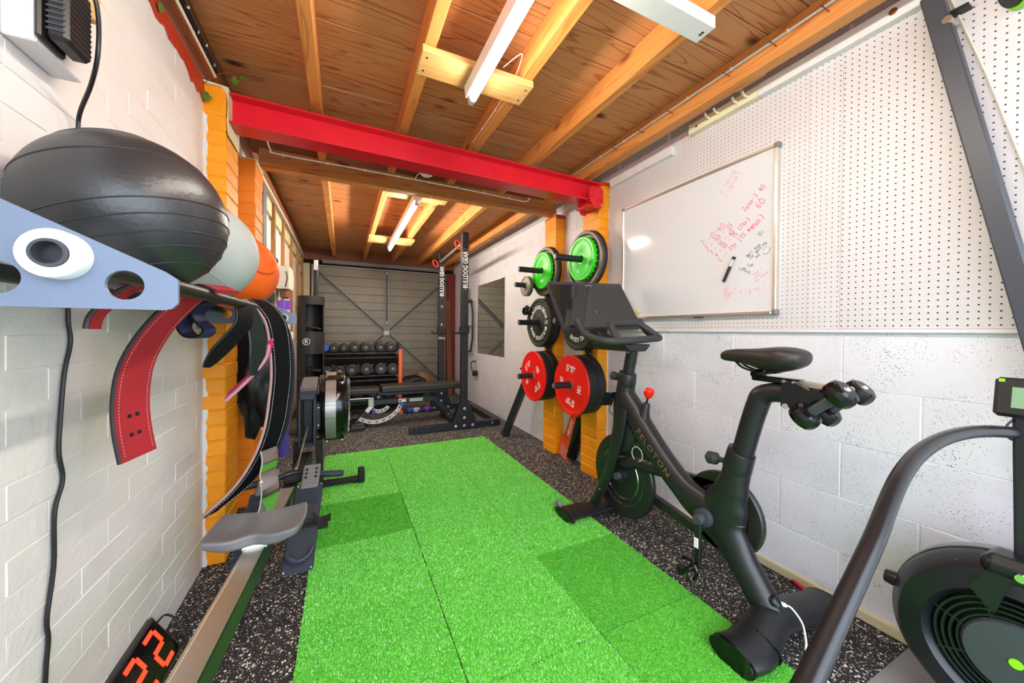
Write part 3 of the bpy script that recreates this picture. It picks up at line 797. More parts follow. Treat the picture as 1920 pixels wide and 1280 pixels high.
for t_, a, b, c, d in (("what's", 1.089, 1.405, 1.044, 1.431), ('your', 1.082, 1.388, 1.048, 1.412), ('fav colour', 1.077, 1.369, 1.019, 1.414), (':)', 1.045, 1.351, 1.030, 1.362), ("what's", 1.241, 1.345, 1.205, 1.365),
    ('your', 1.236, 1.327, 1.207, 1.348), ('fav', 1.233, 1.312, 1.205, 1.331), ('number?', 1.231, 1.291, 1.167, 1.347), ('V iginy', 1.153, 1.319, 1.053, 1.333), (':-', 1.068, 1.292, 1.047, 1.306)):
    scrawl(t_, (a, b), (c, d), 1.5, 'pale_pink_ink', .0010)
mk = thing('marker_pen', (1.815, 1.21, 1.392), 'black marker pen stuck upright on the whiteboard', 'marker')
a, b = Vector((1.812, 1.2365, 1.3917)), Vector((1.812, 1.1799, 1.5125))
MB().cyl(a, a.lerp(b, .62), .0075, 12).build('cap', 'black_plastic', mk, smooth=True)
MB().cyl(a.lerp(b, .62), a.lerp(b, .9), .0072, 12).build('barrel', 'light_grey_plastic', mk, smooth=True)
MB().cyl(a.lerp(b, .9), b, .0082, 12).build('eraser', 'black_rubber', mk, smooth=True)
plain('yellow_plastic', '#E4D21C', .4)
MB().lathe([(0, .012), (.009, .011), (.011, .006), (.011, 0)], (1.822, 1.845, 1.258), (-1, 0, 0), 14).build('magnet', 'yellow_plastic', smooth=True, label='small round yellow magnet at the lower left of the whiteboard', cat='magnet')

# ---- mirror on the block wall
mi = thing('wall_mirror', (1.845, 4.625, .795), 'tall frameless wall mirror reflecting the garage door', 'mirror')
MB().bx(1.840, 1.847, 4.13, 5.118, .797, 1.80).build('glass', 'mirror_glass', mi)
MB().bx(1.846, 1.850, 4.135, 5.113, .80, 1.795).build('backing', 'slate_plastic', mi)
for y in (4.14, 5.108): MB().bx(1.836, 1.850, y - .012, y + .012, 1.788, 1.812, .003).build('clip', 'chrome', mi)

# ---- wall plate storage with weight plates
def hanger(yc, label):
    h = thing('plate_hanger', (1.745, yc, .55), label, 'weight hanger', 'weight plate hangers on the pillars')
    MB().bx(1.738, 1.750, yc - .045, yc + .045, .55, 1.86, .002).build('back_plate', 'black_steel', h)
    for z in (1.680, 1.202, .717):
        p = MB().lathe([(0, .328), (.021, .328), (.0245, .324), (.0245, 0), (.034, 0), (.034, -.006), (0, -.006)], (1.752, yc, z), (-1, 0, 0), 18).build('pin', 'black_steel', h, smooth=True)
        MB().lathe([(0, .0292), (.019, .029), (.019, .0285)], (1.452, yc, z), (-1, 0, 0), 16).build('pin_end', 'grey_plastic', p)
    for z in (.60, .95, 1.45, 1.82):
        for s_ in (-.03, .03): MB().lathe([(0, .007), (.007, .006), (.008, 0)], (1.738, yc + s_, z), (-1, 0, 0), 6).build('bolt', 'bolt_steel', h)
    return h
hanger(2.285, 'black steel plate hanger on the near right pillar')
hanger(2.889, 'black steel plate hanger on the far right pillar')
def wplate(name, x0, x1, yc, z, prof, mat, label, group, n=48, hole=.026):
    p = thing(name, (x1, yc, z - max(q[0] for q in prof)), label, 'weight plate', group)
    MB().lathe(prof, (x1, yc, z), (-1, 0, 0), n, closed=True).build('disc', mat, p, smooth=True, auto=30)
    return p
def bumper_prof(R_, t, lip=.012, rec=.006, hub=.05):
    return [(.026, 0), (R_ - .006, 0), (R_, .006), (R_, t - .006), (R_ - .006, t), (R_ - lip * 2, t), (R_ - lip * 2.4, t - rec), (hub + .006, t - rec), (hub, t - .001), (.028, t - .001), (.026, t - .004)]
def circ_text(p, txt, x, yc, z, rad, a0, size, mat='text_white', bold=.0, flip=False):
    # viewed from -X: reading direction is towards -Y, up is +Z
    return letter(txt, size, (x, yc, z), (0, -1, 0), (0, 0, 1), mat, p, bend=(rad, a0), bold=bold)
def radial(p, txt, x, yc, z, rad, ang, size, rot, mat='text_white', sx=1.0, bold=0.0):
    """short text placed at polar angle ang, turned by rot degrees"""
    u = Vector((0, -1, 0)); v = Vector((0, 0, 1)); c = Vector((x, yc, z)) + (u * math.cos(R(ang)) + v * math.sin(R(ang))) * rad
    uu = u * math.cos(R(rot)) + v * math.sin(R(rot)); vv = v * math.cos(R(rot)) - u * math.sin(R(rot))
    return letter(txt, size, c, uu, vv, mat, p, sx=sx, bold=bold)
def fitlogo(p, x, yc, z, rad, ang, rot, s=1.0):
    u = Vector((0, -1, 0)); v = Vector((0, 0, 1)); c = Vector((x, yc, z)) + (u * math.cos(R(ang)) + v * math.sin(R(ang))) * rad
    uu = (u * math.cos(R(rot)) + v * math.sin(R(rot))); vv = (v * math.cos(R(rot)) - u * math.sin(R(rot)))
    letter('MIRA', .026 * s, c + uu * .022 * s + vv * .012 * s, uu, vv, 'text_white', p, bold=.0006)
    letter('FIT', .026 * s, c + uu * .018 * s - vv * .012 * s, uu, vv, 'text_white', p, bold=.0006)
    m = MB()
    o = c - uu * .022 * s; t3 = Vector((-.0008, 0, 0))
    for q in ([(-.026, -.022), (-.018, -.022), (-.018, .016), (-.026, .024)], [(-.018, .016), (.008, .016), (.008, .024), (-.026, .024)], [(-.010, -.022), (-.004, -.022), (-.004, .004), (-.010, .008)], [(-.004, -.002), (.006, -.002), (.006, .004), (-.004, .004)]):
        m.prism([(a * s, b * s) for a, b in q], o, uu, vv, t3)
    m.build('logo', 'text_white', p)
for yc, nm, rr in ((2.285, 'near', 14), (2.889, 'far', -42)):
    g = 'weight plates on the pillar hangers'
    # top pin: old iron 20s behind a green 10
    pos = 'near right pillar' if nm == 'near' else 'far right pillar'
    iron = [(.026, 0), (.222, 0), (.226, .008), (.226, .022), (.220, .028), (.200, .028), (.190, .012), (.130, .010), (.118, .020), (.055, .020), (.045, .026), (.026, .026)]
    for k in (0, 1):
        p = wplate('iron_plate', 1.70, 1.737 - k * .029, yc, 1.68 + (-.004 if k else 0), iron, 'old_iron' if k else 'black_rubber', ('worn brown iron plate behind the green plate on the ' if k else 'black iron plate innermost behind the green plate on the ') + pos, g)
    p = wplate('green_plate', 1.66, 1.690, yc, 1.685, [(.026, 0), (.150, 0), (.160, .004), (.168, .010), (.168, .030), (.164, .035), (.148, .035), (.143, .029), (.055, .027), (.045, .031), (.030, .031), (.026, .029)], 'plate_green', 'bright green weight plate on the top pin of the ' + pos, g)
    x_ = 1.6555 + .005
    for k in range(26):
        a = 2 * math.pi * k / 26; MB().box((1.686, yc + .1665 * math.cos(a), 1.685 + .1665 * math.sin(a)), (.006, .012, .012), Matrix.Rotation(a, 3, 'X'), .002).build('grip_tooth', 'plate_green', p)
    radial(p, '10', x_, yc, 1.685, .095, 55 + rr, .038, -35 + rr); radial(p, '10', x_, yc, 1.685, .095, 235 + rr, .038, 150 + rr)
    radial(p, 'MIRA', x_, yc, 1.685, .095, -40 + rr, .030, 60 + rr); radial(p, 'KG', x_, yc, 1.685, .095, 140 + rr, .022, 50 + rr)
    MB().torus((1.6585, yc, 1.685), (1, 0, 0), .136, .0022, 40, 6).build('rim_line', 'plate_green', p, smooth=True)
    # middle pin: two black bumpers lettered round the face
    for k in (0, 1):
        p = wplate('bumper_plate', 1.6, 1.738 - k * .056, yc, 1.202, bumper_prof(.225, .054, .014, .004, .06), 'black_rubber', ('outer' if k else 'inner') + ' black bumper plate on the middle pin of the ' + pos, g)
        if k:
            xf = 1.682 - .054 + .0035
            circ_text(p, 'BULLDOG GEAR', xf, yc, 1.202, .140, 90 + (0 if nm == 'far' else 35), .050, bold=.0012)
            circ_text(p, 'BULLDOG GEAR', xf, yc, 1.202, .140, 270 + (0 if nm == 'far' else 35), .050, bold=.0012)
            radial(p, '10', xf, yc, 1.202, .150, 0 if nm == 'far' else -55, .038, 90 if nm == 'far' else 35, bold=.001); radial(p, 'KG', xf, yc, 1.202, .118, 0 if nm == 'far' else -55, .020, 90 if nm == 'far' else 35)
            plain('thin_green', '#1F7A3A', .5) if 'thin_green' not in MATS else None
            m = MB().tube(arc((1.6275, yc, 1.202), (0, -1, 0), (0, 0, 1), .205, 30, 150, 24), .0018, 4).tube(arc((1.6275, yc, 1.202), (0, -1, 0), (0, 0, 1), .205, 205, 330, 24), .0018, 4)
            m.build('green_line', 'thin_green', p)
            for a in (0, 180): MB().box((1.632, yc - .196 * math.cos(R(a)), 1.202), (.012, .05, .13), None, .008).build('rim_pad', 'black_rubber', p)
    # bottom pin: two black bumpers behind a red-faced 25
    for k in (0, 1):
        wplate('bumper_plate', 1.66, 1.738 - k * .074, yc, .717 - .003 * k, bumper_prof(.226, .072, .012, .005, .06), 'black_rubber', ('outer' if k else 'inner') + ' black bumper plate behind the red plate on the ' + pos, g)
    p = wplate('red_plate', 1.57, 1.589, yc, .712, [(.026, 0), (.224, 0), (.228, .003), (.228, .014), (.224, .018), (.205, .018), (.200, .015), (.055, .015), (.052, .018), (.040, .018), (.036, .012), (.026, .012)], 'plate_red', 'red 25 kilogram plate on the bottom pin of the ' + pos, g)
    MB().lathe([(.026, .0), (.034, 0), (.034, .012), (.026, .012)], (1.577, yc, .712), (-1, 0, 0), 24, closed=True).build('hub_ring', 'worn_iron', p, smooth=True)
    xf = 1.5735
    rr = -12 if nm == 'near' else 35
    fitlogo(p, xf, yc, .712, .125, 100 + rr, rr + 5, 1.15); fitlogo(p, xf, yc, .712, .125, 280 + rr, 180 + rr, 1.15)
    radial(p, '25', xf, yc, .712, .125, 178 + rr, .050, rr + 0, bold=.001); radial(p, '25', xf, yc, .712, .115, -2 + rr, .050, 180 + rr, bold=.001); radial(p, 'KG', xf, yc, .712, .115, 14 + rr, .026, 180 + rr)
# small iron plate on a short side pin
sp = thing('small_pin', (1.75, 3.045, 1.565), 'short steel pin beside the far right pillar holding a small plate', 'weight hanger', 'weight plate hangers on the pillars')
MB().cyl((1.852, 3.07, 1.565), (1.475, 3.07, 1.565), .0235, 16).build('pin', 'black_steel', sp, smooth=True)
MB().lathe([(0, .001), (.020, .001), (.020, 0)], (1.4745, 3.07, 1.565), (-1, 0, 0), 16).build('pin_end', 'grey_plastic', sp)
p = wplate('small_iron_plate', 1.54, 1.60, 3.07, 1.556, [(.024, 0), (.092, 0), (.097, .005), (.097, .018), (.092, .022), (.080, .022), (.075, .016), (.045, .016), (.040, .022), (.024, .022)], 'worn_iron', 'small worn steel plate on the short pin by the far pillar', 'weight plates on the pillar hangers')
p = wplate('small_iron_plate', 1.54, 1.625, 3.07, 1.556, [(.024, 0), (.092, 0), (.097, .005), (.097, .018), (.092, .022), (.024, .022)], 'old_iron', 'small dark plate behind the worn steel plate by the far pillar', 'weight plates on the pillar hangers')
# barbell collar clamp
cc = thing('barbell_collar', (1.66, 3.06, 1.30), 'black barbell collar hung beside the black bumper plates', 'barbell collar')
MB().lathe([(.026, -.018), (.037, -.018), (.040, -.012), (.040, .012), (.037, .018), (.026, .018)], (1.60, 3.09, 1.318), (-1, 0, 0), 20, closed=True).build('ring', 'black_plastic', cc, smooth=True)
MB().box((1.60, 3.05, 1.352), (.03, .05, .03), rotm('X', .5), .006).build('clamp_lever', 'black_plastic', cc)
MB().cyl((1.60, 3.09, 1.318), (1.852, 3.09, 1.318), .012, 10).build('hook', 'black_steel', cc)
# orange foam roller / mat strap between the pillars
ro = thing('sandbag', (1.80, 2.56, 0), 'orange and black fitness bag leaning in the gap between the right pillars', 'fitness bag')
plain('roller_orange', '#E2501C', .5)
A, B = Vector((1.795, 2.68, .005)), Vector((1.815, 2.50, .47))
MB().ribbon([A + (B - A) * q for q in (0, .3, .5, .75, 1)], [(0, .15, .05), (0, .15, .05), (0, .105, .035), (0, .10, .035), (0, .085, .03)], .06).build('orange_sleeve', 'roller_orange', ro, bevel=.008)
A2, B2 = Vector((1.79, 2.565, .045)), Vector((1.81, 2.455, .40))
MB().tube([A2, B2], [.048, .045], 18).build('black_roll', 'black_gloss', ro, smooth=True)
dd = (B - A).normalized(); ww = Vector((-1, 0, 0)).cross(dd)
letter('MIRAFIT', .055, A + (B - A) * .62 + Vector((-.032, .0, 0)), dd, dd.cross(Vector((-1, 0, 0))) * -1, 'text_white', ro, sx=.8)
for k in range(5):
    o = A + (B - A) * .13 + Vector((-.0315, 0, 0)) + ww * (k - 2) * .022
    MB().bar(o - dd * .05, o + dd * .05, .006, .001, 0, hint=(1, 0, 0)).build('dot_row', 'text_grey', ro)
# ================================================================ EXERCISE BIKE
plain('bike_black', '#1B1C1F', .36, grain=.05, gscale=600)
plain('bike_grip', '#303133', .62, grain=.2, gscale=500)
plain('saddle_black', '#26211F', .45, grain=.15, gscale=300)
plain('guard_olive', '#2A2E27', .35)
plain('guard_red', '#A01C2C', .3)
t = NT('screen_glass'); t.color((0.012, 0.014, 0.016)); t.rough(.05); t.b.inputs['Specular IOR Level'].default_value = .9
plain('screen_rim', '#4A4650', .35, metal=.4)
plain('copper_text', '#A0805C', .3, metal=.6)
BX = 1.46
bk = thing('exercise_bike', (BX, 1.3, 0), 'black stationary spin bike with tilted touchscreen and red resistance knob', 'exercise bike')
def P2(y, z, x=BX): return (x, y, z)
def ell(path, rad, nm, mat='bike_black', x=BX, n=20, k=5):
    pts = smooth_path([P2(y, z, x) for y, z in path], k)
    A = []
    for i in range(len(path) - 1):
        for j in range(k):
            q = j / k; q = q * q * (3 - 2 * q)
            A.append((rad[i][0] * (1 - q) + rad[i + 1][0] * q, rad[i][1] * (1 - q) + rad[i + 1][1] * q))
    A.append(tuple(rad[-1]))
    return MB().tube(pts, A, n, hint=(1, 0, 0)).build(nm, mat, bk, smooth=True, auto=60)
# rear frame sweeping up from the rear foot
rf = ell([(.775, .045), (.822, .105), (.882, .18), (.945, .262), (.985, .33), (.972, .40), (.950, .47), (.934, .53), (.926, .575)],
    [(.060, .058), (.056, .052), (.058, .050), (.072, .050), (.098, .050), (.090, .049), (.066, .048), (.054, .047), (.052, .046)], 'rear_frame')
sc = ell([(.930, .555), (.926, .572), (.912, .632), (.908, .645)], [(.050, .046), (.054, .050), (.052, .049), (.050, .047)], 'seat_collar', k=2)
MB().tube([(BX, .965, .585), (BX, 1.005, .580), (BX, 1.018, .579), (BX, 1.05, .575), (BX, 1.062, .573)], [.010, .012, .026, .027, .014], 16, hint=(1, 0, 0)).build('adjuster_knob', 'bike_grip', sc, smooth=True)
ell([(.914, .60), (.876, .755), (.852, .838), (.836, .878), (.805, .897), (.76, .903), (.64, .906)], [(.040, .035)] * 4 + [(.036, .034), (.036, .034), (.036, .034)], 'seat_post')
# down tube, head, fork, strut
dt = ell([(1.570, .770), (1.515, .695), (1.432, .600), (1.310, .490), (1.200, .405), (1.100, .350), (1.00, .335)], [(.054, .05), (.068, .056), (.068, .055), (.062, .052), (.060, .050), (.075, .048), (.070, .046)], 'down_tube')
ell([(1.575, .735), (1.572, .78), (1.566, .825), (1.560, .852)], [(.064, .052), (.055, .05), (.051, .048), (.049, .047)], 'head_tube', k=3)
hc = ell([(1.566, .826), (1.562, .835), (1.555, .882), (1.553, .892)], [(.049, .047), (.053, .050), (.051, .049), (.047, .045)], 'front_collar', k=2)
MB().tube([(BX, 1.595, .858), (BX, 1.635, .860), (BX, 1.645, .860), (BX, 1.675, .862), (BX, 1.685, .862)], [.009, .010, .024, .026, .014], 16, hint=(1, 0, 0)).build('adjuster_knob', 'bike_grip', hc, smooth=True)
ell([(1.556, .86), (1.525, 1.00), (1.515, 1.045)], [(.034, .030), (.034, .030), (.036, .032)], 'handlebar_post', k=3)
ell([(1.585, .76), (1.572, .68), (1.560, .60), (1.555, .52), (1.57, .46)], [(.055, .05), (.080, .052), (.088, .050), (.075, .046), (.050, .040)], 'head_web')
for x, nm in ((1.402, 'fork_leg'), (1.520, 'fork_leg')):
    ell([(1.545, .70), (1.562, .56), (1.600, .43), (1.655, .28), (1.725, .14), (1.775, .05)], [(.052, .018), (.046, .016), (.040, .014), (.037, .013), (.034, .013), (.036, .013)], nm, x=x, k=4)
MB().tube([(1.42, 1.70, .185), (1.395, 1.70, .185), (1.388, 1.70, .185)], [.008, .008, .004], 10).build('bolt', 'bolt_steel', bk)
ell([(1.600, .372), (1.50, .405), (1.40, .418), (1.28, .428), (1.16, .395)], [(.042, .036), (.041, .036), (.039, .036), (.036, .035), (.034, .034)], 'strut')
# flywheel with stepped face
fwh = MB().lathe([(0, -.014), (.225, -.014), (.230, -.008), (.230, .008), (.225, .016), (.165, .017), (.160, .010), (.130, .010), (.124, .004), (.04, .004), (.036, .03), (0, .03)], (BX - .006, 1.575, .305), (-1, 0, 0), 64).build('flywheel', 'bike_black', bk, smooth=True, auto=25)
for r_ in (.1275, .1625): MB().torus((BX - .018, 1.575, .305), (1, 0, 0), r_, .0022, 56, 6).build('polished_ring', 'chrome', fwh, smooth=True)
MB().lathe([(0, .035), (.018, .034), (.022, .02), (.022, 0)], (BX - .03, 1.575, .305), (-1, 0, 0), 20).build('axle_cap', 'slate_plastic', fwh, smooth=True)
# belt guard on the wall side with window
gx0, gx1 = 1.515, 1.545
g = MB().lathe([(.118, 0), (.170, 0), (.175, .006), (.175, .024), (.170, .030), (.118, .030)], (gx1, 1.03, .33), (-1, 0, 0), 40, closed=True).build('belt_guard', 'guard_olive', bk, smooth=True, auto=30)
MB().prism([(1.05, .455), (1.60, .390), (1.60, .345), (1.10, .405)], (gx1, 0, 0), (0, 1, 0), (0, 0, 1), (-.03, 0, 0)).build('guard_arm', 'guard_olive', g)
MB().prism([(1.10, .20), (1.02, .155), (1.60, .215), (1.60, .27)], (gx1, 0, 0), (0, 1, 0), (0, 0, 1), (-.03, 0, 0)).build('guard_arm', 'guard_olive', g)
MB().lathe([(0, 0), (.118, 0), (.118, .010), (.06, .014), (0, .014)], (gx1 - .006, 1.03, .33), (-1, 0, 0), 40).build('chainring', 'guard_red', g, smooth=True, auto=30)
MB().lathe([(.135, 0), (.160, 0), (.160, .004), (.135, .004)], (gx1 + .004, 1.03, .33), (1, 0, 0), 40, closed=True).build('guard_band', 'chrome', g, smooth=True)
MB().tube(arc((1.50, 1.60, .44), (0, 1, 0), (0, 0, 1), .11, 20, 150, 10), .02, 8).build('brake_cover', 'guard_red', bk, smooth=True)
# crank and pedal
ck = MB().bar((1.372, 1.030, .33), (1.362, 1.026, .145), .016, .028, .004, hint=(0, 1, 0)).build('crank_arm', 'black_plastic', bk)
MB().lathe([(0, .062), (.019, .060), (.022, .045), (.022, .032), (.036, .030), (.038, .010), (.038, 0)], (1.415, 1.030, .33), (-1, 0, 0), 28).build('crank_hub', 'slate_plastic', ck, smooth=True, auto=30)
MB().bar((1.3535, 1.028, .255), (1.351, 1.0265, .215), .002, .02, 0, hint=(0, 1, 0)).build('label_sticker', 'text_white', ck)
pd = MB().tube([(1.36, 1.026, .145), (1.33, 1.026, .143), (1.28, 1.026, .140)], [.008, .012, .008], 10).build('pedal_axle', 'black_gloss', bk, smooth=True)
MB().box((1.305, 1.026, .136), (.058, .085, .022), rotm('X', -.75), .007).build('pedal_body', 'black_gloss', pd)
MB().tube(arc((1.305, 1.026, .14), (0, .75, .65), (0, -.65, .75), .040, 10, 190, 10), .007, 8).build('toe_strap', 'black_gloss', pd, smooth=True)
MB().tube(arc((1.29, 1.04, .115), (0, .9, .3), (0, -.3, .9), .030, -20, 200, 10), .008, 8).build('toe_cage', 'black_plastic', pd, smooth=True)
# second crank on the far side
MB().bar((1.56, 1.030, .33), (1.57, 1.02, .515), .016, .028, .004, hint=(0, 1, 0)).build('crank_arm', 'black_plastic', bk)
p2 = MB().cyl((1.57, 1.02, .515), (1.60, 1.02, .515), .009, 10).build('pedal_axle', 'black_gloss', bk)
MB().box((1.605, 1.02, .52), (.05, .085, .022), rotm('X', .5), .007).build('pedal_body', 'black_gloss', p2)
# feet
def foot(path, prof_w, prof_h, nm, mat='bike_black'):
    pts = smooth_path(path, 5); k = 5; A = []
    for i in range(len(path) - 1):
        for j in range(k):
            q = j / k; A.append((prof_w[i] * (1 - q) + prof_w[i + 1] * q, prof_h[i] * (1 - q) + prof_h[i + 1] * q))
    A.append((prof_w[-1], prof_h[-1]))
    return MB().tube(pts, A, 24, hint=(0, 0, 1)).build(nm, mat, bk, smooth=True, auto=45)
ft = foot([(1.185, 1.775, .042), (1.28, 1.775, .042), (1.46, 1.765, .042), (1.64, 1.775, .042), (1.735, 1.775, .042)], [.080, .078, .066, .078, .080], [.022, .022, .022, .022, .022], 'front_foot')
for x in (1.182, 1.738): MB().tube([(x - .006, 1.775, .042), (x + .006, 1.775, .042)], [(.084, .028), (.084, .028)], 24, hint=(0, 0, 1)).build('end_cap', 'black_gloss', ft, smooth=True, auto=30)
for x in (1.205, 1.715): MB().lathe([(0, -.012), (.024, -.012), (.030, -.006), (.030, .006), (.024, .012), (0, .012)], (x, 1.86, .058), (1, 0, 0), 20).build('transport_wheel', 'grey_plastic', ft, smooth=True)
for x in (1.21, 1.71): MB().lathe([(0, 0), (.016, 0), (.016, .022), (0, .022)], (x, 1.72, .014 if x < 1.4 else .0), (0, 0, 1), 14).build('levelling_pad', 'black_rubber', ft)
rt_ = foot([(1.175, .755, .050), (1.26, .745, .050), (1.40, .775, .058), (1.46, .785, .060), (1.55, .775, .055), (1.66, .755, .048), (1.762, .745, .044)], [.078, .078, .066, .066, .068, .076, .078], [.040, .042, .052, .052, .044, .040, .036], 'rear_foot')
for x in (1.170, 1.764): MB().tube([(x - .004, .752 if x < 1.4 else .745, .050 if x < 1.4 else .044), (x + .004, .752 if x < 1.4 else .745, .050 if x < 1.4 else .044)], [(.079, .042 if x < 1.4 else .037)] * 2, 24, hint=(0, 0, 1)).build('end_cap', 'black_gloss', rt_, smooth=True, auto=30)
MB().tube([(1.295, .748, .052), (1.300, .748, .052)], [(.080, .045)] * 2, 24, hint=(0, 0, 1)).build('sleeve_ring', 'black_gloss', rt_, smooth=True, auto=30)
# screen
TL, TR, BR_, BL = (Vector(q) for q in ((1.178, 1.975, 1.442), (1.737, 1.932, 1.455), (1.739, 1.762, 1.173), (1.181, 1.772, 1.141)))
nrm = (TR - TL).cross(BL - TL).normalized()
if nrm.y > 0: nrm = -nrm
scr = thing('q', (0, 0, 0), None, None); bpy.data.objects.remove(scr)
uu = (TR - TL).normalized(); vv = (BL - TL).normalized(); Wd = (TR - TL).length; Hd = (BL - TL).length
def spoly(i, o, d0, d1, nm, mat, par, top=0.0, rad=.012):
    pts = []
    w_, h_ = Wd - 2 * i, Hd - 2 * i - top
    for cx, cy, a0 in ((rad, rad, 180), (w_ - rad, rad, 270), (w_ - rad, h_ - rad, 0), (rad, h_ - rad, 90)):
        for q in range(5):
            a = R(a0 + q * 22.5); pts.append((cx + rad * math.cos(a) + i, cy + rad * math.sin(a) + i + top))
    pts = pts[::-1]
    return MB().prism(pts, TL + nrm * d0, uu, vv, nrm * (d1 - d0)).build(nm, mat, par)
cs = spoly(0, 0, -.030, 0, 'screen_case', 'screen_rim', bk)
spoly(.004, 0, 0, .003, 'screen_glass', 'screen_glass', cs, top=.022)
MB().box(TL + uu * Wd * .5 + vv * .010 + nrm * .002, (.018, .008, .003), Matrix((uu, vv, nrm)).transposed(), .002).build('camera_eye', 'black_gloss', cs)
letter('PELOTON', .012, TL + uu * Wd * .52 + vv * .030 + nrm * .0035, uu, -vv, 'text_grey', cs, sx=.9)
MB().tube([TL + uu * Wd * .5 + vv * Hd * .62 - nrm * .03, TL + uu * Wd * .5 + vv * Hd * .85 - nrm * .06, (BX, 1.76, 1.085), (BX, 1.66, 1.06)], [.045, .04, .034, .03], 12).build('screen_arm', 'bike_black', bk, smooth=True)
# handlebar
hb = MB().tube(smooth_path([(1.250, 1.752, 1.193), (1.250, 1.690, 1.120), (1.252, 1.60, 1.088), (1.275, 1.515, 1.074), (1.36, 1.487, 1.074), (1.55, 1.482, 1.085), (1.64, 1.500, 1.090), (1.672, 1.565, 1.098), (1.672, 1.625, 1.13), (1.670, 1.69, 1.195)], 6), .0195, 14).build('handlebar', 'bike_grip', bk, smooth=True, auto=60)
MB().tube(smooth_path([(1.335, 1.495, 1.078), (1.338, 1.535, 1.120), (1.350, 1.572, 1.160), (1.385, 1.585, 1.168), (1.54, 1.590, 1.172), (1.585, 1.578, 1.162), (1.625, 1.545, 1.125), (1.660, 1.525, 1.096)], 6), .0185, 14).build('inner_grip', 'bike_grip', hb, smooth=True, auto=60)
MB().prism([(1.36, 1.055), (1.56, 1.055), (1.52, 1.015), (1.40, 1.015)], (0, 1.475, 0), (1, 0, 0), (0, 0, 1), (0, .30, 0)).build('bar_clamp', 'bike_black', hb, bevel=.01)
MB().lathe([(0, .004), (.006, .004), (.008, 0)], (BX - .031, 1.52, 1.012), (-1, 0, 0), 10).build('bolt', 'bolt_steel', hb)
# red knob
rk = MB().tube([(BX, 1.43, .66), (BX, 1.425, .70), (BX, 1.415, .738), (BX, 1.414, .745)], [.034, .026, .021, .018], 14).build('knob_socket', 'bike_black', bk, smooth=True)
MB().cyl((BX, 1.414, .745), (BX, 1.405, .775), .006, 8).build('knob_stem', 'black_plastic', rk)
MB().lathe([(0, -.028), (.012, -.028), (.020, -.018), (.027, 0), (.027, .012), (.022, .022), (.010, .027), (0, .027)], (BX, 1.398, .802), (0, -.15, 1), 12).build('red_knob', 'bright_red', rk, smooth=True, auto=25)
# tablet holder in front of the head tube
th_ = MB().box((1.415, 1.665, .728), (.075, .005, .115), rotm(eul=(R(38), 0, R(-20))), .002).build('tablet_holder', 'screen_glass', bk)
MB().tube(smooth_path([(1.43, 1.66, .70), (1.44, 1.68, .65), (1.45, 1.65, .63), (1.455, 1.61, .66)], 5), .0025, 6).build('cable', 'black_plastic', bk)
MB().bar((1.43, 1.655, .725), (BX, 1.60, .75), .02, .014, .003).build('holder_arm', 'black_plastic', bk)
MB().tube(arc((1.425, 1.44, .47), (0, 1, 0), (0, 0, 1), .038, -60, 250, 14), .003, 6).build('loop_cable', 'text_grey', bk, smooth=True)
MB().box((1.46, 1.40, .485), (.05, .10, .07), rotm('X', .3), .01).build('brake_unit', 'black_plastic', bk)
# lettering down the frame tube
a_, b_ = Vector((BX - .0585, 1.410, .600)), Vector((BX - .0570, 1.225, .445))
letter('PELOTON', .040, (a_ + b_) / 2, (b_ - a_), Vector((0, -.642, .766)), 'copper_text', bk, sx=1.35, spacing=1.15)
# saddle
secs = [(.686, .030, .028, 1.036), (.698, .066, .046, 1.036), (.735, .084, .070, 1.036), (.785, .078, .078, 1.030), (.835, .052, .066, 1.028), (.885, .031, .050, 1.032), (.945, .024, .042, 1.034), (.988, .019, .034, 1.030), (1.002, .009, .016, 1.024)]
V = []; n_ = 16
for y, hw, ht, zc in secs:
    for k in range(n_):
        a = 2 * math.pi * k / n_; cx, cz = math.cos(a), math.sin(a)
        V.append((BX + hw * (abs(cx) ** .8) * (1 if cx > 0 else -1), y, zc + ht * (.55 * (abs(cz) ** .7) if cz > 0 else -.75 * abs(cz) * (1.0 if abs(cx) < .5 else 1.0))))
F = [tuple(range(n_ - 1, -1, -1)), tuple((len(secs) - 1) * n_ + k for k in range(n_))]
for i in range(len(secs) - 1):
    for k in range(n_): F.append((i * n_ + k, i * n_ + (k + 1) % n_, (i + 1) * n_ + (k + 1) % n_, (i + 1) * n_ + k))
sd = MB().add_mesh(V, F).build('saddle', 'saddle_black', bk, smooth=True, auto=60)
sd.modifiers.new('smooth', 'SUBSURF').levels = 1; sd.modifiers['smooth'].render_levels = 1
for s_ in (-1, 1):
    MB().tube(smooth_path([(BX + s_ * .010, .935, 1.010), (BX + s_ * .018, .90, .985), (BX + s_ * .020, .84, .972), (BX + s_ * .022, .79, .975), (BX + s_ * .040, .735, 1.005)], 4), .0045, 8).build('saddle_rail', 'black_gloss', sd, smooth=True)
MB().lathe([(0, -.03), (.014, -.03), (.018, -.02), (.018, .02), (.014, .03), (0, .03)], (BX, .848, .965), (1, 0, 0), 16).build('rail_clamp', 'black_gloss', sd, smooth=True)
letter('≈', .03, (BX - .01, .80, 1.066), (0, -1, 0), (1, 0, 0), 'text_grey', sd)
sl = MB().bar((BX, .865, .950), (BX, .70, .948), .040, .022, .004).build('seat_slider', 'black_gloss', bk)
MB().bar((BX, .72, .945), (BX, .565, .940), .046, .024, .006).build('slider_rail', 'aluminium', sl)
br_ = MB().prism([(.745, .955), (.70, .950), (.66, .930), (.60, .925), (.585, .905), (.64, .885), (.70, .858), (.745, .862)], (BX - .048, 0, 0), (0, 1, 0), (0, 0, 1), (.096, 0, 0)).build('weight_bracket', 'black_gloss', bk)
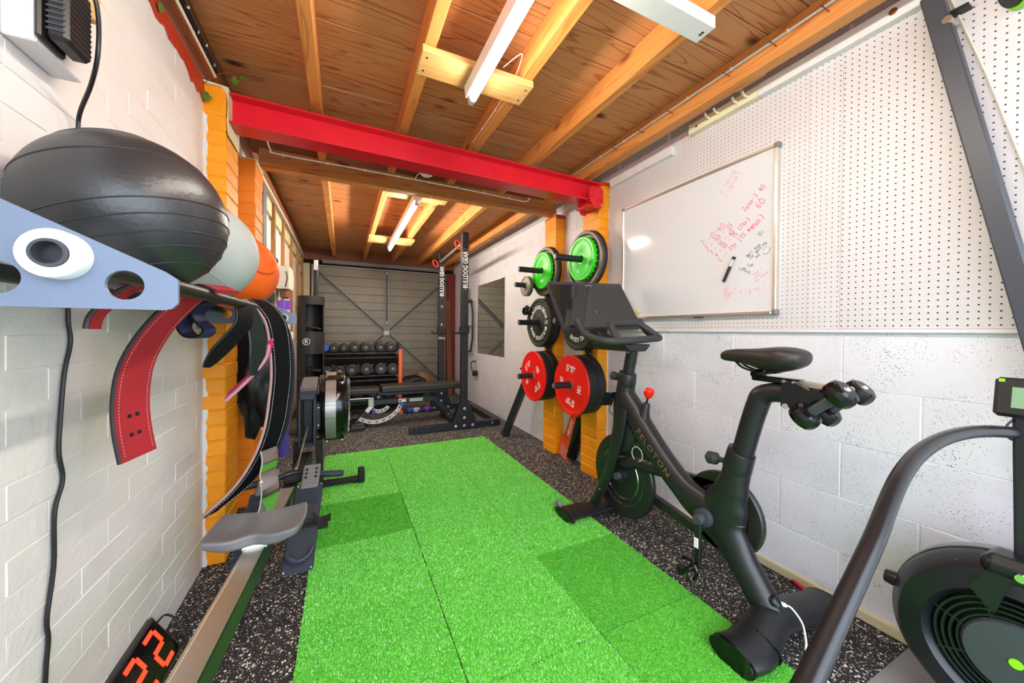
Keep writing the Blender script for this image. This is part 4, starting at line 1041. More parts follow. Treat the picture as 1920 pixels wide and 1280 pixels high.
for y in (.735, .705): MB().lathe([(0, .004), (.005, .004), (.006, 0)], (BX - .048, y, .952), (-1, 0, 0), 8).build('bolt', 'bolt_steel', br_)
MB().lathe([(0, .01), (.010, .010), (.012, 0)], (BX - .048, .725, .866), (-1, 0, 0), 12).build('pivot', 'chrome', br_)
for xs_, nm in ((BX - .10, 'black dumbbell marked 3 hung on the near side behind the bike saddle'), (BX + .10, 'black dumbbell marked 3 hung on the wall side behind the bike saddle')):
    lo, hi = (Vector((xs_, .645, .853)), Vector((xs_, .555, .938))) if xs_ < BX else (Vector((xs_, .675, .835)), Vector((xs_, .588, .926)))
    db = thing('dumbbell', lo, nm, 'dumbbell', 'small dumbbells behind the saddle')
    ax = (hi - lo).normalized()
    MB().cyl(lo, hi, .015, 14).build('handle', 'slate_plastic', db, smooth=True)
    for c_ in (lo, hi):
        hd = MB().lathe([(0, -.026), (.030, -.026), (.040, -.020), (.044, -.008), (.044, .008), (.040, .020), (.030, .026), (0, .026)], c_, ax, 12).build('head', 'black_gloss', db, smooth=True, auto=28)
        if c_ is hi: letter('3', .034, c_ + ax * .0265, Vector((0, -ax.z, ax.y)) , Vector((-1, 0, 0)), 'text_white', hd, bold=.001)
# power lead and red marker on the floor
pc = thing('power_lead', (1.46, .70, .0), 'thin white power lead plugged into the rear foot of the bike', 'cable')
MB().tube(smooth_path([(1.487, .757, .115), (1.495, .74, .112), (1.512, .715, .07), (1.507, .70, .018), (1.47, .68, .006), (1.42, .61, .006), (1.39, .54, .002), (1.36, .40, .002), (1.40, .2, .002)], 6), .0032, 8).build('lead', 'white_plastic', pc, smooth=True)
MB().bar((1.470, .778, .118), (1.490, .755, .114), .014, .010, .002).build('plug', 'white_plastic', pc)
MB().tube([(1.448, .795, .12), (1.452, .775, .128), (1.454, .765, .118)], [.020, .024, .016], 12).build('socket_recess', 'black_plastic', bk, smooth=True)
rp = thing('marker_pen', (1.83, .87, 0), 'red marker pen lying on the floor between the bike foot and wall', 'marker')
plain('pen_red', '#D81838', .4)
MB().cyl((1.846, .913, .0085), (1.806, .838, .0085), .008, 10).build('cap', 'pen_red', rp, smooth=True)
MB().cyl((1.806, .838, .0085), (1.780, .790, .0085), .0075, 10).build('barrel', 'white_plastic', rp, smooth=True)

# ================================================================ FAN MACHINE AT THE RIGHT EDGE
plain('fan_black', '#15171C', .3, grain=.05, gscale=500)
plain('tube_black', '#16161A', .28, spec=.5)
plain('lime', '#8BE01C', .4)
plain('mesh_grey', '#9A9CA0', .4, metal=.6)
plain('lcd_green', '#7EA07C', .25)
em = thing('fan_trainer', (1.62, .275, 0), 'black air-resistance trainer with round fan housing and curved tube by the right wall', 'exercise machine')
C0 = (1.57, .268, .285)
hs = MB().lathe([(.150, .0), (.165, .022), (.215, .012), (.240, -.020), (.247, -.06), (.247, -.10), (.235, -.14), (.200, -.165), (0, -.170), (0, -.155), (.15, -.15)], C0, (-1, 0, 0), 64, closed=True).build('fan_housing', 'fan_black', em, smooth=True, auto=32)
for r_ in (.142, .128, .114, .100): MB().torus((1.566, .268, .285), (1, 0, 0), r_, .0042, 56, 6).build('grille_ring', 'fan_black', hs, smooth=True)
for k in range(8):
    a = R(k * 45 + 20); d_ = Vector((0, math.cos(a), math.sin(a)))
    MB().bar(Vector((1.566, .268, .285)) + d_ * .085, Vector((1.566, .268, .285)) + d_ * .152, .004, .006, 0, hint=(1, 0, 0)).build('grille_spoke', 'fan_black', hs)
hub_ = MB().lathe([(0, .010), (.088, .008), (.094, .0), (.094, -.02), (0, -.02)], (1.562, .268, .285), (-1, 0, 0), 48).build('hub_disc', 'slate_plastic', hs, smooth=True)
MB().lathe([(0, .004), (.011, .004), (.012, 0)], (1.552, .268, .285), (-1, 0, 0), 20).build('hub_badge', 'lime', hub_)
MB().lathe([(.248, -.062), (.251, -.062), (.251, -.098), (.248, -.098)], C0, (-1, 0, 0), 64, closed=True).build('vent_mesh', 'mesh_grey', hs, smooth=True)
for k in range(9):
    a = R(62 + k * 12); d_ = Vector((0, math.cos(a), math.sin(a)))
    MB().bar(Vector((1.557, .268, .285)) + d_ * .175, Vector((1.575, .268, .285)) + d_ * .228, .0025, .003, 0, hint=(1, 0, 0)).build('score_line', 'mesh_grey', hs)
MB().box((1.60, .268, .505), (.10, .13, .075), None, .02).build('top_shroud', 'fan_black', em, bevel=.004)
MB().lathe([(0, .006), (.010, .006), (.012, 0)], (1.549, .262, .508), (-1, 0, 0), 14).build('shroud_bolt', 'chrome', em)
MB().prism([(.315, .50), (.345, .44), (.300, .395), (.275, .50)], (1.562, 0, 0), (0, 1, 0), (0, 0, 1), (-.022, 0, 0)).build('shroud_fin', 'fan_black', em)
MB().lathe([(0, .03), (.020, .028), (.024, .0), (.024, -.03)], (1.62, .505, .33), (0, 1, 0), 14).build('damper_knob', 'fan_black', em, smooth=True)
MB().bx(1.60, 1.66, .12, .42, 0, .05, .008).build('base_bar', 'black_steel', em)
MB().bx(1.45, 1.78, .09, .15, 0, .04, .008).build('base_foot', 'black_steel', em)
MB().bar((1.632, .272, .52), (1.632, .280, .93), .030, .030, .006).build('monitor_post', 'black_steel', em)
mo = MB().box((1.618, .285, .955), (.030, .075, .105), rotm(eul=(0, R(12), 0)), .008).build('monitor', 'black_plastic', em)
MB().box((1.603, .272, .957), (.004, .040, .055), rotm(eul=(0, R(12), 0)), .0).build('monitor_screen', 'lcd_green', mo)
MB().box((1.613, .310, 1.000), (.004, .010, .008), rotm(eul=(0, R(12), 0)), .0).build('monitor_button', 'lime', mo)
MB().tube(smooth_path([(.40, .235, .016), (.40, .24, .30), (.42, .25, .50), (.494, .26, .601), (.585, .272, .626), (.677, .284, .658), (.775, .294, .702), (.874, .303, .752), (.967, .315, .797), (1.044, .323, .830), (1.146, .330, .856), (1.264, .330, .873), (1.399, .322, .878), (1.524, .307, .872), (1.632, .289, .860)], 5), .0155, 16).build('curved_tube', 'tube_black', em, smooth=True, auto=60)
MB().tube(smooth_path([(1.625, .29, .90), (1.612, .30, .88), (1.612, .305, .855), (1.628, .295, .84)], 5), .0025, 6).build('monitor_cable', 'black_plastic', em)
# leaning rail by the wall
pr = thing('leaning_rail', (1.79, .09, 0), 'tall grey steel rail leaning against the pegboard at the right edge', 'rail')
MB().bar((1.79, .088, .05), (1.79, .502, 2.26), .046, .048, .004, hint=(0, 1, 0)).build('rail_tube', 'rail_grey' if 'rail_grey' in MATS else 'slate_plastic', pr)
MB().bx(1.76, 1.835, .02, .16, -.004, .05, .006).build('rail_foot', 'black_steel', pr)
MB().bar((1.80, .455, 2.18), (1.838, .455, 2.18), .06, .012, .002).build('wall_bracket', 'black_steel', pr)
MB().cyl((1.76, .46, 2.14), (1.82, .46, 2.14), .012, 10).build('pivot_pin', 'bolt_steel', pr)
co = MB().tube([(1.832, .475, 2.262), (1.832, .393, 1.942), (1.832, .321, 1.627), (1.833, .22, 1.16)], .0035, 6).build('cord', 'cream_plastic', smooth=True, label='pale cord hanging diagonally across the pegboard behind the leaning rail', cat='cord')
gk = thing('ab_wheel', (1.80, .345, 2.10), 'black roller edged in lime green hung at the top right corner', 'ab roller')
MB().torus((1.80, .335, 2.155), (.5, -.7, .3), .055, .009, 28, 8).build('lime_tyre', 'lime', gk, smooth=True)
MB().lathe([(0, -.012), (.050, -.012), (.050, .012), (0, .012)], (1.80, .335, 2.155), (.5, -.7, .3), 28).build('wheel', 'black_plastic', gk, smooth=True)
MB().cyl((1.80, .335, 2.155), (1.838, .33, 2.165), .010, 10).build('hook', 'black_steel', gk)
# ================================================================ LEFT WALL: BALL RACK, BALLS, BELTS
plain('rack_blue_grey', '#717F96', .42, metal=.1)
plain('ball_black', '#2A2B2E', .36, grain=.6, gscale=110, spec=.7)
plain('ball_grey', '#A9B0AE', .6, grain=.3, gscale=160)
plain('ball_orange', '#F0641C', .42, grain=.15, gscale=200)
plain('small_ball', '#3A3B3C', .6, grain=.3, gscale=140)
br = thing('ball_rack', (-.40, 1.35, 1.145), 'wall rack of two black rails between pale blue steel end plates holding medicine balls', 'ball rack')
def bracket(y, nm, mat='rack_blue_grey'):
    # tapered plate with round holes, built as strips between the holes
    xs0, xs1 = -.588, -.208
    top = lambda x: 1.2735 + (x + .371) * -.507 if x < -.222 else 1.198 - (x + .222) * .75
    holes = [(-.262, 1.177, .0195), (-.374, 1.180, .0195), (-.486, 1.190, .0195)]
    m = MB()
    xs_ = [-.588]
    for hx, hz, hr in sorted(holes):
        xs_ += [hx - hr * math.cos(math.pi * k / 12) for k in range(13)]
    xs_ += [-.222, -.214, -.208]
    for i in range(len(xs_) - 1):
        a, b = xs_[i], xs_[i + 1]
        h = [q for q in holes if abs((a + b) / 2 - q[0]) < q[2]]
        za, zb = top(a), top(b); bot = lambda x: 1.145 + max(0, (x + .216)) * 1.2
        if not h: m.prism([(a, bot(a)), (b, bot(b)), (b, zb), (a, za)], (0, y, 0), (1, 0, 0), (0, 0, 1), (0, .006, 0))
        else:
            hx, hz, hr = h[0]; f = lambda x: math.sqrt(max(0, hr * hr - (x - hx) ** 2))
            m.prism([(a, bot(a)), (b, bot(b)), (b, hz - f(b)), (a, hz - f(a))], (0, y, 0), (1, 0, 0), (0, 0, 1), (0, .006, 0))
            m.prism([(a, hz + f(a)), (b, hz + f(b)), (b, zb), (a, za)], (0, y, 0), (1, 0, 0), (0, 0, 1), (0, .006, 0))
    pl_ = m.build(nm, mat, br)
    bmx = bmesh.new(); bmx.from_mesh(pl_.data); bmesh.ops.remove_doubles(bmx, verts=bmx.verts, dist=1e-5)
    seen = {}
    for f in bmx.faces: seen.setdefault(frozenset(v.index for v in f.verts), []).append(f)
    bmesh.ops.delete(bmx, geom=[f for fs in seen.values() if len(fs) > 1 for f in fs], context='FACES_ONLY')
    bmx.to_mesh(pl_.data); bmx.free()
    MB().bx(-.590, -.584, y - .02, y + .05, 1.12, 1.40).build('wall_flange', mat, br)
    return pl_
bracket(.650, 'end_plate'); bracket(2.062, 'end_plate')
for x, nm in ((-.326, 'front_rail'), (-.514, 'rear_rail')):
    MB().cyl((x, .64, 1.21), (x, 2.10, 1.21), .0155, 18).build(nm, 'black_steel', br, smooth=True)
cr = MB().lathe([(.0165, 0), (.030, 0), (.030, .018), (.029, .020), (.0175, .020), (.0165, .018)], (-.321, .65, 1.21), (0, -1, 0), 40, closed=True).build('white_collar', 'white_plastic', br, smooth=True, auto=30)
MB().lathe([(.0135, 0), (.0168, 0), (.0168, .024), (.0135, .024)], (-.321, .65, 1.21), (0, -1, 0), 32, closed=True).build('pipe_end', 'slate_plastic', cr, smooth=True, auto=30)
MB().lathe([(0, .008), (.0135, .008)], (-.321, .65, 1.21), (0, -1, 0), 24).build('pipe_bore', 'dark_void', cr)
MB().lathe([(0, .003), (.012, .003), (.014, 0)], (-.262, 2.060, 1.178), (0, -1, 0), 14).build('bolt', 'chrome', br)

def ball(name, c, r, mat, label, ribs=0, tilt=(0, 0, 1), n=56):
    b = thing(name, (c[0], c[1], c[2] - r), label, 'medicine ball', 'medicine balls on the wall rack')
    prof = []; m = 64
    grooves = []
    if ribs: grooves = [1.42, 1.24, 1.04, .86, .62, 2.05, 2.6] if ribs > 2 else [1.2]
    for i in range(m + 1):
        a = math.pi * i / m
        prof.append((r * math.sin(a) if 0 < i < m else 0, -r * math.cos(a)))
    MB().lathe(prof, c, tilt, n).build('shell', mat, b, smooth=True, auto=80)
    x, y, z = frame(tilt)
    for g_ in grooves:
        MB().torus(Vector(c) - z * r * math.cos(g_), tilt, r * math.sin(g_) * 1.001, .0016, 64, 6).build('rib', mat, b, smooth=True)
    return b
ball('slam_ball', (-.418, 1.068, 1.366), .166, 'ball_black', 'large black textured slam ball nearest the camera on the wall rack', 5, (-.30, .05, .95))
g_ = ball('wall_ball', (-.418, 1.458, 1.364), .160, 'ball_grey', 'pale grey ball between the black and orange balls on the rack', 1, (.5, .2, .8))
ob_ = ball('grip_ball', (-.418, 1.885, 1.366), .160, 'ball_orange', 'orange ball with a moulded hand grip on the wall rack', 0)
MB().torus((-.315, 1.80, 1.415), (.62, -.55, .35), .062, .012, 36, 10).build('grip_rim', 'ball_orange', ob_, smooth=True)
ball('small_medicine_ball', (-.40, 2.165, 1.290), .088, 'small_ball', 'small dark grey ball behind the orange ball at the rack end', 1, (.6, .2, .7))

# ---- belts draped over the front rail
plain('suede_red', '#9C1622', .85, grain=.5, gscale=260, var=.12)
plain('suede_black', '#0E0F11', .9, spec=.12, grain=.5, gscale=260, var=.25)
plain('leather_black', '#15171B', .38, grain=.2, gscale=200)
plain('leather_navy', '#101B33', .5, grain=.2, gscale=250)
plain('leather_green', '#1A2422', .7, spec=.25, grain=.3, gscale=260)
plain('neoprene', '#0C0D10', .75, spec=.2, grain=.3, gscale=300)
plain('neoprene_blue', '#15244E', .7, grain=.3, gscale=300)
plain('edge_tan', '#B06A3C', .6); plain('edge_rose', '#B08A88', .6); plain('stitch', '#E8E4DC', .6); plain('magenta', '#C4146A', .7, grain=.2)
plain('blue_fabric', '#2A66B0', .6); plain('purple_foam', '#5A54B8', .6)
def belt(label, path, wv, th=.010, mat='leather_black', edge=None, stitch=None, lining=None, taper=None, k=5, nm='lifting_belt'):
    pts = smooth_path(path, k); nP = len(pts)
    W = []
    for i in range(nP):
        q = i / (nP - 1) * (len(path) - 1); a = min(int(q), len(path) - 2); f = q - a
        w_ = Vector(wv[a]) * (1 - f) + Vector(wv[a + 1]) * f if isinstance(wv, list) else Vector(wv)
        if taper and i > nP - 1 - taper: w_ = w_ * max(.25, 1 - ((i - (nP - 1 - taper)) / taper) ** 2 * .75)
        W.append(w_)
    zmin = min(p.z for p in pts)
    t_ = thing(nm, (pts[nP // 2].x, pts[nP // 2].y, zmin), label, 'belt', 'weightlifting belts on the rack')
    MB().ribbon(pts, W, th).build('strap', mat, t_, smooth=True, auto=40)
    def off(i, s_, d):
        tn = (pts[min(i + 1, nP - 1)] - pts[max(i - 1, 0)]).normalized(); nn = tn.cross(W[i]).normalized()
        return pts[i] + W[i] * s_ + nn * d
    if edge:
        for s_ in (-.5, .5): MB().tube([off(i, s_, 0) for i in range(nP)], th * .42, 6).build('edge', edge, t_, smooth=True)
    if lining:
        for d in (1, -1)[:1]:
            MB().ribbon([off(i, 0, d * th * .55) for i in range(1, nP - 1)], [w_ * .9 for w_ in W[1:-1]], .002).build('lining', lining, t_, smooth=True, auto=40)
    if stitch:
        for s_ in (-.40, .40):
            for d in (1, -1):
                m = MB()
                for i in range(0, nP - 2, 1):
                    a, b = off(i, s_, d * th * .56), off(i + 1, s_, d * th * .56)
                    for q in (0.05, .55): m.bar(a.lerp(b, q), a.lerp(b, q + .32), .0016, .0010)
                o = m.build('stitching', stitch, t_, kind='stuff')
    return t_, pts, W, off
t1, _, _, off1 = belt('red suede lifting belt curving down beside the white brick wall', [(-.29, 1.235, 1.222), (-.334, 1.23, 1.232), (-.392, 1.22, 1.172), (-.436, 1.215, 1.105), (-.466, 1.21, 1.030), (-.476, 1.208, .950), (-.473, 1.206, .875), (-.462, 1.205, .80)],
     (.030, .088, .006), .011, 'suede_red', 'leather_black', 'edge_rose')
for (s_, i_) in ((-.12, -4), (.10, -4), (-.12, -7), (.10, -7)):
    n1 = len(_) if False else 35
    MB().lathe([(0, .0075), (.005, .0075), (.005, -.0075), (0, -.0075)], off1(35 + i_, s_, 0), (1, -.35, 0), 10).build('belt_hole', 'dark_void', t1)
belt('second red belt hanging with only its tip showing under the near end plate', [(-.340, 1.02, 1.228), (-.40, 1.02, 1.205), (-.440, 1.02, 1.165), (-.456, 1.02, 1.140), (-.460, 1.02, 1.118)], (.004, .028, 0), .012, 'suede_red', 'leather_black')
belt('folded navy neoprene support belt looped over the rail', [(-.345, 1.47, 1.222), (-.40, 1.47, 1.205), (-.432, 1.465, 1.165), (-.452, 1.46, 1.130), (-.435, 1.455, 1.098), (-.402, 1.455, 1.096), (-.390, 1.46, 1.118), (-.412, 1.46, 1.145), (-.420, 1.465, 1.170), (-.395, 1.465, 1.200), (-.355, 1.47, 1.212)],
     (.010, .075, 0), .008, 'neoprene_blue', 'neoprene', nm='neoprene_belt')
belt('black neoprene strap with a rounded tip pointing down left', [(-.336, 1.55, 1.226), (-.318, 1.55, 1.190), (-.316, 1.545, 1.140), (-.345, 1.535, 1.092), (-.378, 1.525, 1.045), (-.412, 1.515, .992)], (.028, .080, -.01), .008, 'neoprene', 'leather_black', taper=7, nm='neoprene_belt')
belt('dark green leather belt hanging as a narrow crescent', [(-.345, 1.655, 1.222), (-.322, 1.655, 1.195), (-.298, 1.655, 1.10), (-.296, 1.655, 1.02), (-.305, 1.655, .945)], [(.03, .05, 0), (.034, .055, 0), (.036, .06, 0), (.034, .06, 0), (.014, .025, 0)], .010, 'leather_green', 'leather_black')
belt('magenta edged belt end poking out to the left', [(-.262, 1.71, 1.07), (-.270, 1.70, 1.02), (-.302, 1.68, .965), (-.345, 1.67, .912), (-.388, 1.66, .866)], (.004, .040, .022), .014, 'magenta', 'edge_rose')
t5, bp, bw, off5 = belt('long black suede lifting belt with tan edges and chrome lever buckle', [(-.352, 1.79, 1.222), (-.322, 1.79, 1.235), (-.275, 1.79, 1.185), (-.247, 1.78, 1.115), (-.234, 1.78, .955), (-.243, 1.78, .82), (-.259, 1.78, .71), (-.297, 1.78, .592), (-.364, 1.77, .49), (-.468, 1.75, .402)],
     [(.055, .105, 0)] * 7 + [(.060, .10, 0), (.055, .09, 0), (.03, .05, 0)], .013, 'suede_black', 'edge_rose', 'stitch', k=7)
belt('navy blue leather belt hanging outermost next to the far end plate', [(-.350, 1.935, 1.222), (-.322, 1.935, 1.236), (-.278, 1.935, 1.17), (-.246, 1.93, 1.08), (-.234, 1.93, .95), (-.240, 1.92, .80), (-.262, 1.91, .66), (-.305, 1.90, .545)], (.045, .095, 0), .012, 'leather_navy', 'leather_black', k=6)
# lever buckle on the long belt
def P5(z): 
    return min(bp, key=lambda p: abs(p.z - z))
bu = MB().ribbon(smooth_path([(-.268, 1.715, .640), (-.262, 1.705, .60), (-.268, 1.70, .555), (-.262, 1.695, .525)], 4), (.042, .060, 0), .007).build('buckle_plate', 'chrome', t5, smooth=True)
lv = MB().ribbon(smooth_path([(-.266, 1.695, .530), (-.258, 1.685, .49), (-.262, 1.675, .44), (-.276, 1.665, .385), (-.282, 1.662, .360)], 4), (.046, .062, 0), .006).build('buckle_lever', 'chrome', t5, smooth=True)
for z, y, x in ((.41, 1.655, -.290), (.375, 1.65, -.300)): MB().tube([(x, y, z), (x - .018, y - .004, z + .003), (x - .020, y - .004, z + .003)], [.003, .003, .0045], 8).build('buckle_pin', 'chrome', lv, smooth=True)
for i in range(5):
    z = .72 - i * .035; q = P5(z)
    MB().lathe([(0, .009), (.005, .009), (.006, 0)], q + Vector((-.003, -.006, 0)), (-.5, -.85, 0), 10).build('belt_hole', 'dark_void', t5)

# ---- black jacket hanging between the left pillars
def blob(name, c, d, mat, label, cat, seed, sub=4, amp=.18, fr=9.0):
    bm = bmesh.new(); bmesh.ops.create_icosphere(bm, subdivisions=sub, radius=1.0)
    from mathutils import noise as mn
    for v in bm.verts:
        n_ = mn.noise(Vector((v.co.x * fr / 6 + seed, v.co.y * fr / 6, v.co.z * fr / 6))) + .5 * mn.noise(Vector((v.co.x * fr / 2, v.co.y * fr / 2 + seed, v.co.z * fr / 2)))
        s_ = 1 + amp * n_
        v.co = Vector((c[0] + v.co.x * d[0] * s_, c[1] + v.co.y * d[1] * s_, c[2] + v.co.z * d[2] * s_))
    me = [tuple(v.co) for v in bm.verts]; fc = [tuple(v.index for v in f.verts) for f in bm.faces]; bm.free()
    return MB().add_mesh(me, fc).build(name, mat, smooth=True, auto=80, label=label, cat=cat)
jk = thing('gym_bag', (-.42, 2.50, .6), 'crumpled black bag hanging from the wall between the left pillars', 'bag')
b_ = blob('bag_body', (-.44, 2.50, .88), (.13, .11, .34), 'leather_black', None, None, 3, 4, .35, 14)
b_.parent = jk; b_.location = b_.location - jk.location
MB().tube(smooth_path([(-.48, 2.46, 1.15), (-.50, 2.48, 1.28), (-.56, 2.52, 1.34), (-.50, 2.55, 1.25), (-.46, 2.54, 1.14)], 5), .010, 8).build('bag_handle', 'leather_black', jk, smooth=True)
MB().cyl((-.60, 2.52, 1.33), (-.53, 2.52, 1.34), .008, 8).build('hook', 'bolt_steel', jk)
MB().bx(-.36, -.345, 2.42, 2.45, 1.02, 1.06).build('green_tag', 'plate_green', jk)

# ---- white timber block, adapter and its cable at top left
ab = thing('wall_block', (-.565, 1.10, 1.676), 'white painted timber block fixed to the brick wall at top left', 'timber block')
MB().bx(-.589, -.541, 1.03, 1.167, 1.676, 2.05, .003).build('block', 'white_timber', ab)
MB().bx(-.5405, -.538, 1.034, 1.05, 1.70, 2.04).build('edge_strip', 'white_plastic', ab)
MB().bx(-.60, -.52, 1.165, 1.185, 1.83, 2.05).build('raw_wood_edge', 'batten_wood', ab)
pa = thing('power_adapter', (-.495, 1.06, 1.655), 'black ribbed plug-in power adapter on the white block', 'power adapter')
ad = MB().bx(-.532, -.498, 1.030, 1.108, 1.690, 1.830, .007).build('case', 'black_plastic', pa)
MB().bx(-.541, -.531, 1.020, 1.095, 1.682, 1.765, .004).build('plug_base', 'black_plastic', pa)
for k in range(10): MB().bx(-.4985, -.4968, 1.036, 1.102, 1.705 + k * .011, 1.709 + k * .011).build('rib', 'black_plastic', ad)
for k in range(10): MB().bx(-.528, -.502, 1.0285, 1.0305, 1.705 + k * .011, 1.709 + k * .011).build('rib', 'slate_plastic', ad)
pcb = thing('adapter_cable', (-.58, 1.17, 0), 'thin black cable running down the left brick wall from the adapter', 'cable')
MB().tube(smooth_path([(-.51, 1.08, 1.83), (-.495, 1.10, 1.845), (-.490, 1.110, 1.80), (-.492, 1.112, 1.72), (-.52, 1.15, 1.67), (-.568, 1.215, 1.63), (-.578, 1.228, 1.58), (-.582, 1.22, 1.40), (-.583, 1.204, 1.162), (-.583, 1.212, 1.087), (-.583, 1.191, 1.014), (-.583, 1.177, .906), (-.583, 1.173, .834), (-.583, 1.185, .769), (-.583, 1.159, .706), (-.583, 1.156, .588), (-.583, 1.135, .484), (-.583, 1.139, .433), (-.583, 1.13, .348), (-.583, 1.12, .10), (-.575, 1.14, .02), (-.56, 1.20, .008)], 5), .0042, 8).build('cable', 'black_plastic', pcb, smooth=True)

# ---- LED timer leaning on the wall
lt = thing('led_timer', (-.54, 1.30, 0), 'red digit LED interval timer leaning against the wall foot', 'timer')
u = Vector((0, 1, 0)); tp, bt = Vector((-.578, 0, .150)), Vector((-.498, 0, .018)); v = (tp - bt).normalized(); wn = u.cross(v).normalized()
if wn.x < 0: wn = -wn
Mx = Matrix((u, v, wn)).transposed(); ctr = (tp + bt) / 2 + Vector((0, 1.31, 0)); hh = (tp - bt).length
plain('timer_case', '#3A3635', .45); plain('timer_face', '#140404', .15)
t = NT('led_red'); t.color((.8, .05, .02)); t.b.inputs['Emission Color'].default_value = (1.0, .026, .008, 1); t.b.inputs['Emission Strength'].default_value = 2.6
cs_ = MB().box(ctr - wn * .018, (.58, hh, .035), Mx, .003).build('case', 'timer_case', lt)
MB().box(ctr + wn * .001, (.555, hh - .022, .004), Mx).build('face', 'timer_face', lt)
seg = {'2': 'abged', '0': 'abcdef', '1': 'bc', '5': 'afgcd'}
def digit(d, cx):
    hw, hh2, s_ = .030, .050, .0075
    S = {'a': ((-hw, hh2), (hw, hh2)), 'b': ((hw, hh2), (hw, 0)), 'c': ((hw, 0), (hw, -hh2)), 'd': ((-hw, -hh2), (hw, -hh2)), 'e': ((-hw, 0), (-hw, -hh2)), 'f': ((-hw, hh2), (-hw, 0)), 'g': ((-hw, 0), (hw, 0))}
    for q in seg[d]:
        a, b = S[q]; A = ctr + u * (cx + a[0]) + v * a[1]; B = ctr + u * (cx + b[0]) + v * b[1]; e = (B - A).normalized() * .004
        MB().bar(A + e + wn * .004, B - e + wn * .004, .0135, .002, 0, hint=wn).build('digit_segment', 'led_red', lt)
for d, cx in (('2', .215), ('2', .105), ('0', -.04), ('1', -.16)): digit(d, cx)
MB().tube(smooth_path([ctr + u * .285 + v * .05, ctr + u * .315 + v * .045 + wn * .01, ctr + u * .318 + v * .005 + wn * .02, ctr + u * .30 - v * .055 + wn * .02, ctr + u * .27 - v * .075 + wn * .02], 5), .0035, 8).build('lead', 'black_plastic', lt, smooth=True)

# ================================================================ ROWING MACHINE
plain('rower_black', '#1A1A1C', .38, grain=.06, gscale=400)
plain('rower_grey', '#6F7073', .45, grain=.08, gscale=300)
plain('rower_navy', '#2B3340', .45, grain=.08, gscale=300)
t = NT('perforated_steel'); vv_ = t.coords((1, 1, 1), rnd=False); vo = t.voro(vv_, 170.0, rand=0.0)
t.color(t.mix(t.math('LESS_THAN', vo.outputs['Distance'], .30), srgb('#B4B0AA'), srgb('#3A3938'))); t.b.inputs['Metallic'].default_value = .6; t.rough(.4)
rw = thing('rowing_machine', (-.25, 1.8, 0), 'indoor rowing machine with aluminium monorail, grey seat and air flywheel', 'rowing machine')
ra, rb = Vector((-.312, .62, .412)), Vector((-.213, 2.78, .300)); rd = (rb - ra).normalized(); rx = rd.cross(Vector((0, 0, 1))).normalized(); ru = rx.cross(rd)
def rp_(s_, x=0, z=0): return ra + rd * s_ + rx * x + ru * z
def rbar(s0, s1, x, z, w_, h_, nm, mat, ch=.002, par=rw): 
    return MB().bar(rp_(s0, x, z), rp_(s1, x, z), w_, h_, ch, hint=ru).build(nm, mat, par)
mr = rbar(0, 2.15, 0, -.038, .060, .070, 'monorail', 'rower_black')
rbar(0, 1.45, 0, -.001, .058, .004, 'steel_track', 'aluminium', .001, mr)
for s_ in (-.026, .026): rbar(0, 1.45, s_, .0015, .007, .003, 'track_lip', 'aluminium', 0, mr)
rbar(0, 1.75, .0305, -.036, .003, .060, 'rail_side', 'rower_black', 0, mr)
letter('concept 2', .055, rp_(1.62, .0325, -.034), rd, ru, 'plate_green', mr, sx=.9)
# rear leg at the near end
MB().bar(rp_(.10, 0, -.07), (-.31, .66, .03), .05, .04, .004).build('rear_leg', 'rower_black', rw)
MB().bx(-.50, -.12, .63, .69, 0, .035, .006).build('rear_foot', 'rower_black', rw)
# seat
st_ = .93
sc_ = rp_(st_, .0, .052)
nx, ny = 15, 11; V = []; F = []
for layer in (0, 1):
    for j in range(ny):
        for i in range(nx):
            a, b = i / (nx - 1) * 2 - 1, j / (ny - 1) * 2 - 1      # a across, b along (b=-1 towards the camera)
            cx = a * (.150 - .012 * b * b); cy = b * .118 + .010 * (1 - abs(a)) * 0
            # notch at the rear middle, two shallow hollows
            cy += .030 * math.exp(-(a / .28) ** 2) * max(0, -b)
            zz = .012 * abs(a) ** 2 - .012 * math.exp(-((abs(a) - .45) / .3) ** 2 - ((b + .1) / .6) ** 2) + .006 * b * b
            if layer: zz -= .040 - .012 * (abs(a) ** 4) ; cx *= .94; cy *= .94
            V.append(sc_ + rx * cx + rd * cy + ru * zz)
def gi(l, i, j): return l * nx * ny + j * nx + i
for j in range(ny - 1):
    for i in range(nx - 1):
        F.append((gi(0, i, j), gi(0, i + 1, j), gi(0, i + 1, j + 1), gi(0, i, j + 1))); F.append((gi(1, i, j), gi(1, i, j + 1), gi(1, i + 1, j + 1), gi(1, i + 1, j)))
for i in range(nx - 1): F.append((gi(0, i, 0), gi(1, i, 0), gi(1, i + 1, 0), gi(0, i + 1, 0))); F.append((gi(0, i, ny - 1), gi(0, i + 1, ny - 1), gi(1, i + 1, ny - 1), gi(1, i, ny - 1)))
for j in range(ny - 1): F.append((gi(0, 0, j), gi(0, 0, j + 1), gi(1, 0, j + 1), gi(1, 0, j))); F.append((gi(0, nx - 1, j), gi(1, nx - 1, j), gi(1, nx - 1, j + 1), gi(0, nx - 1, j + 1)))
so = MB().add_mesh(V, F).build('seat', 'rower_grey', rw, smooth=True, auto=70)
bv = so.modifiers.new('round', 'BEVEL'); bv.width = .010; bv.segments = 3; bv.limit_method = 'ANGLE'; bv.angle_limit = R(50)
cg = rbar(st_ - .06, st_ + .07, 0, .010, .070, .022, 'seat_carriage', 'slate_plastic', .004, so)
for s_ in (-.055, .055):
    MB().cyl(rp_(st_ + s_, -.036, .006), rp_(st_ + s_, .036, .006), .012, 16).build('roller', 'white_plastic', so, smooth=True)
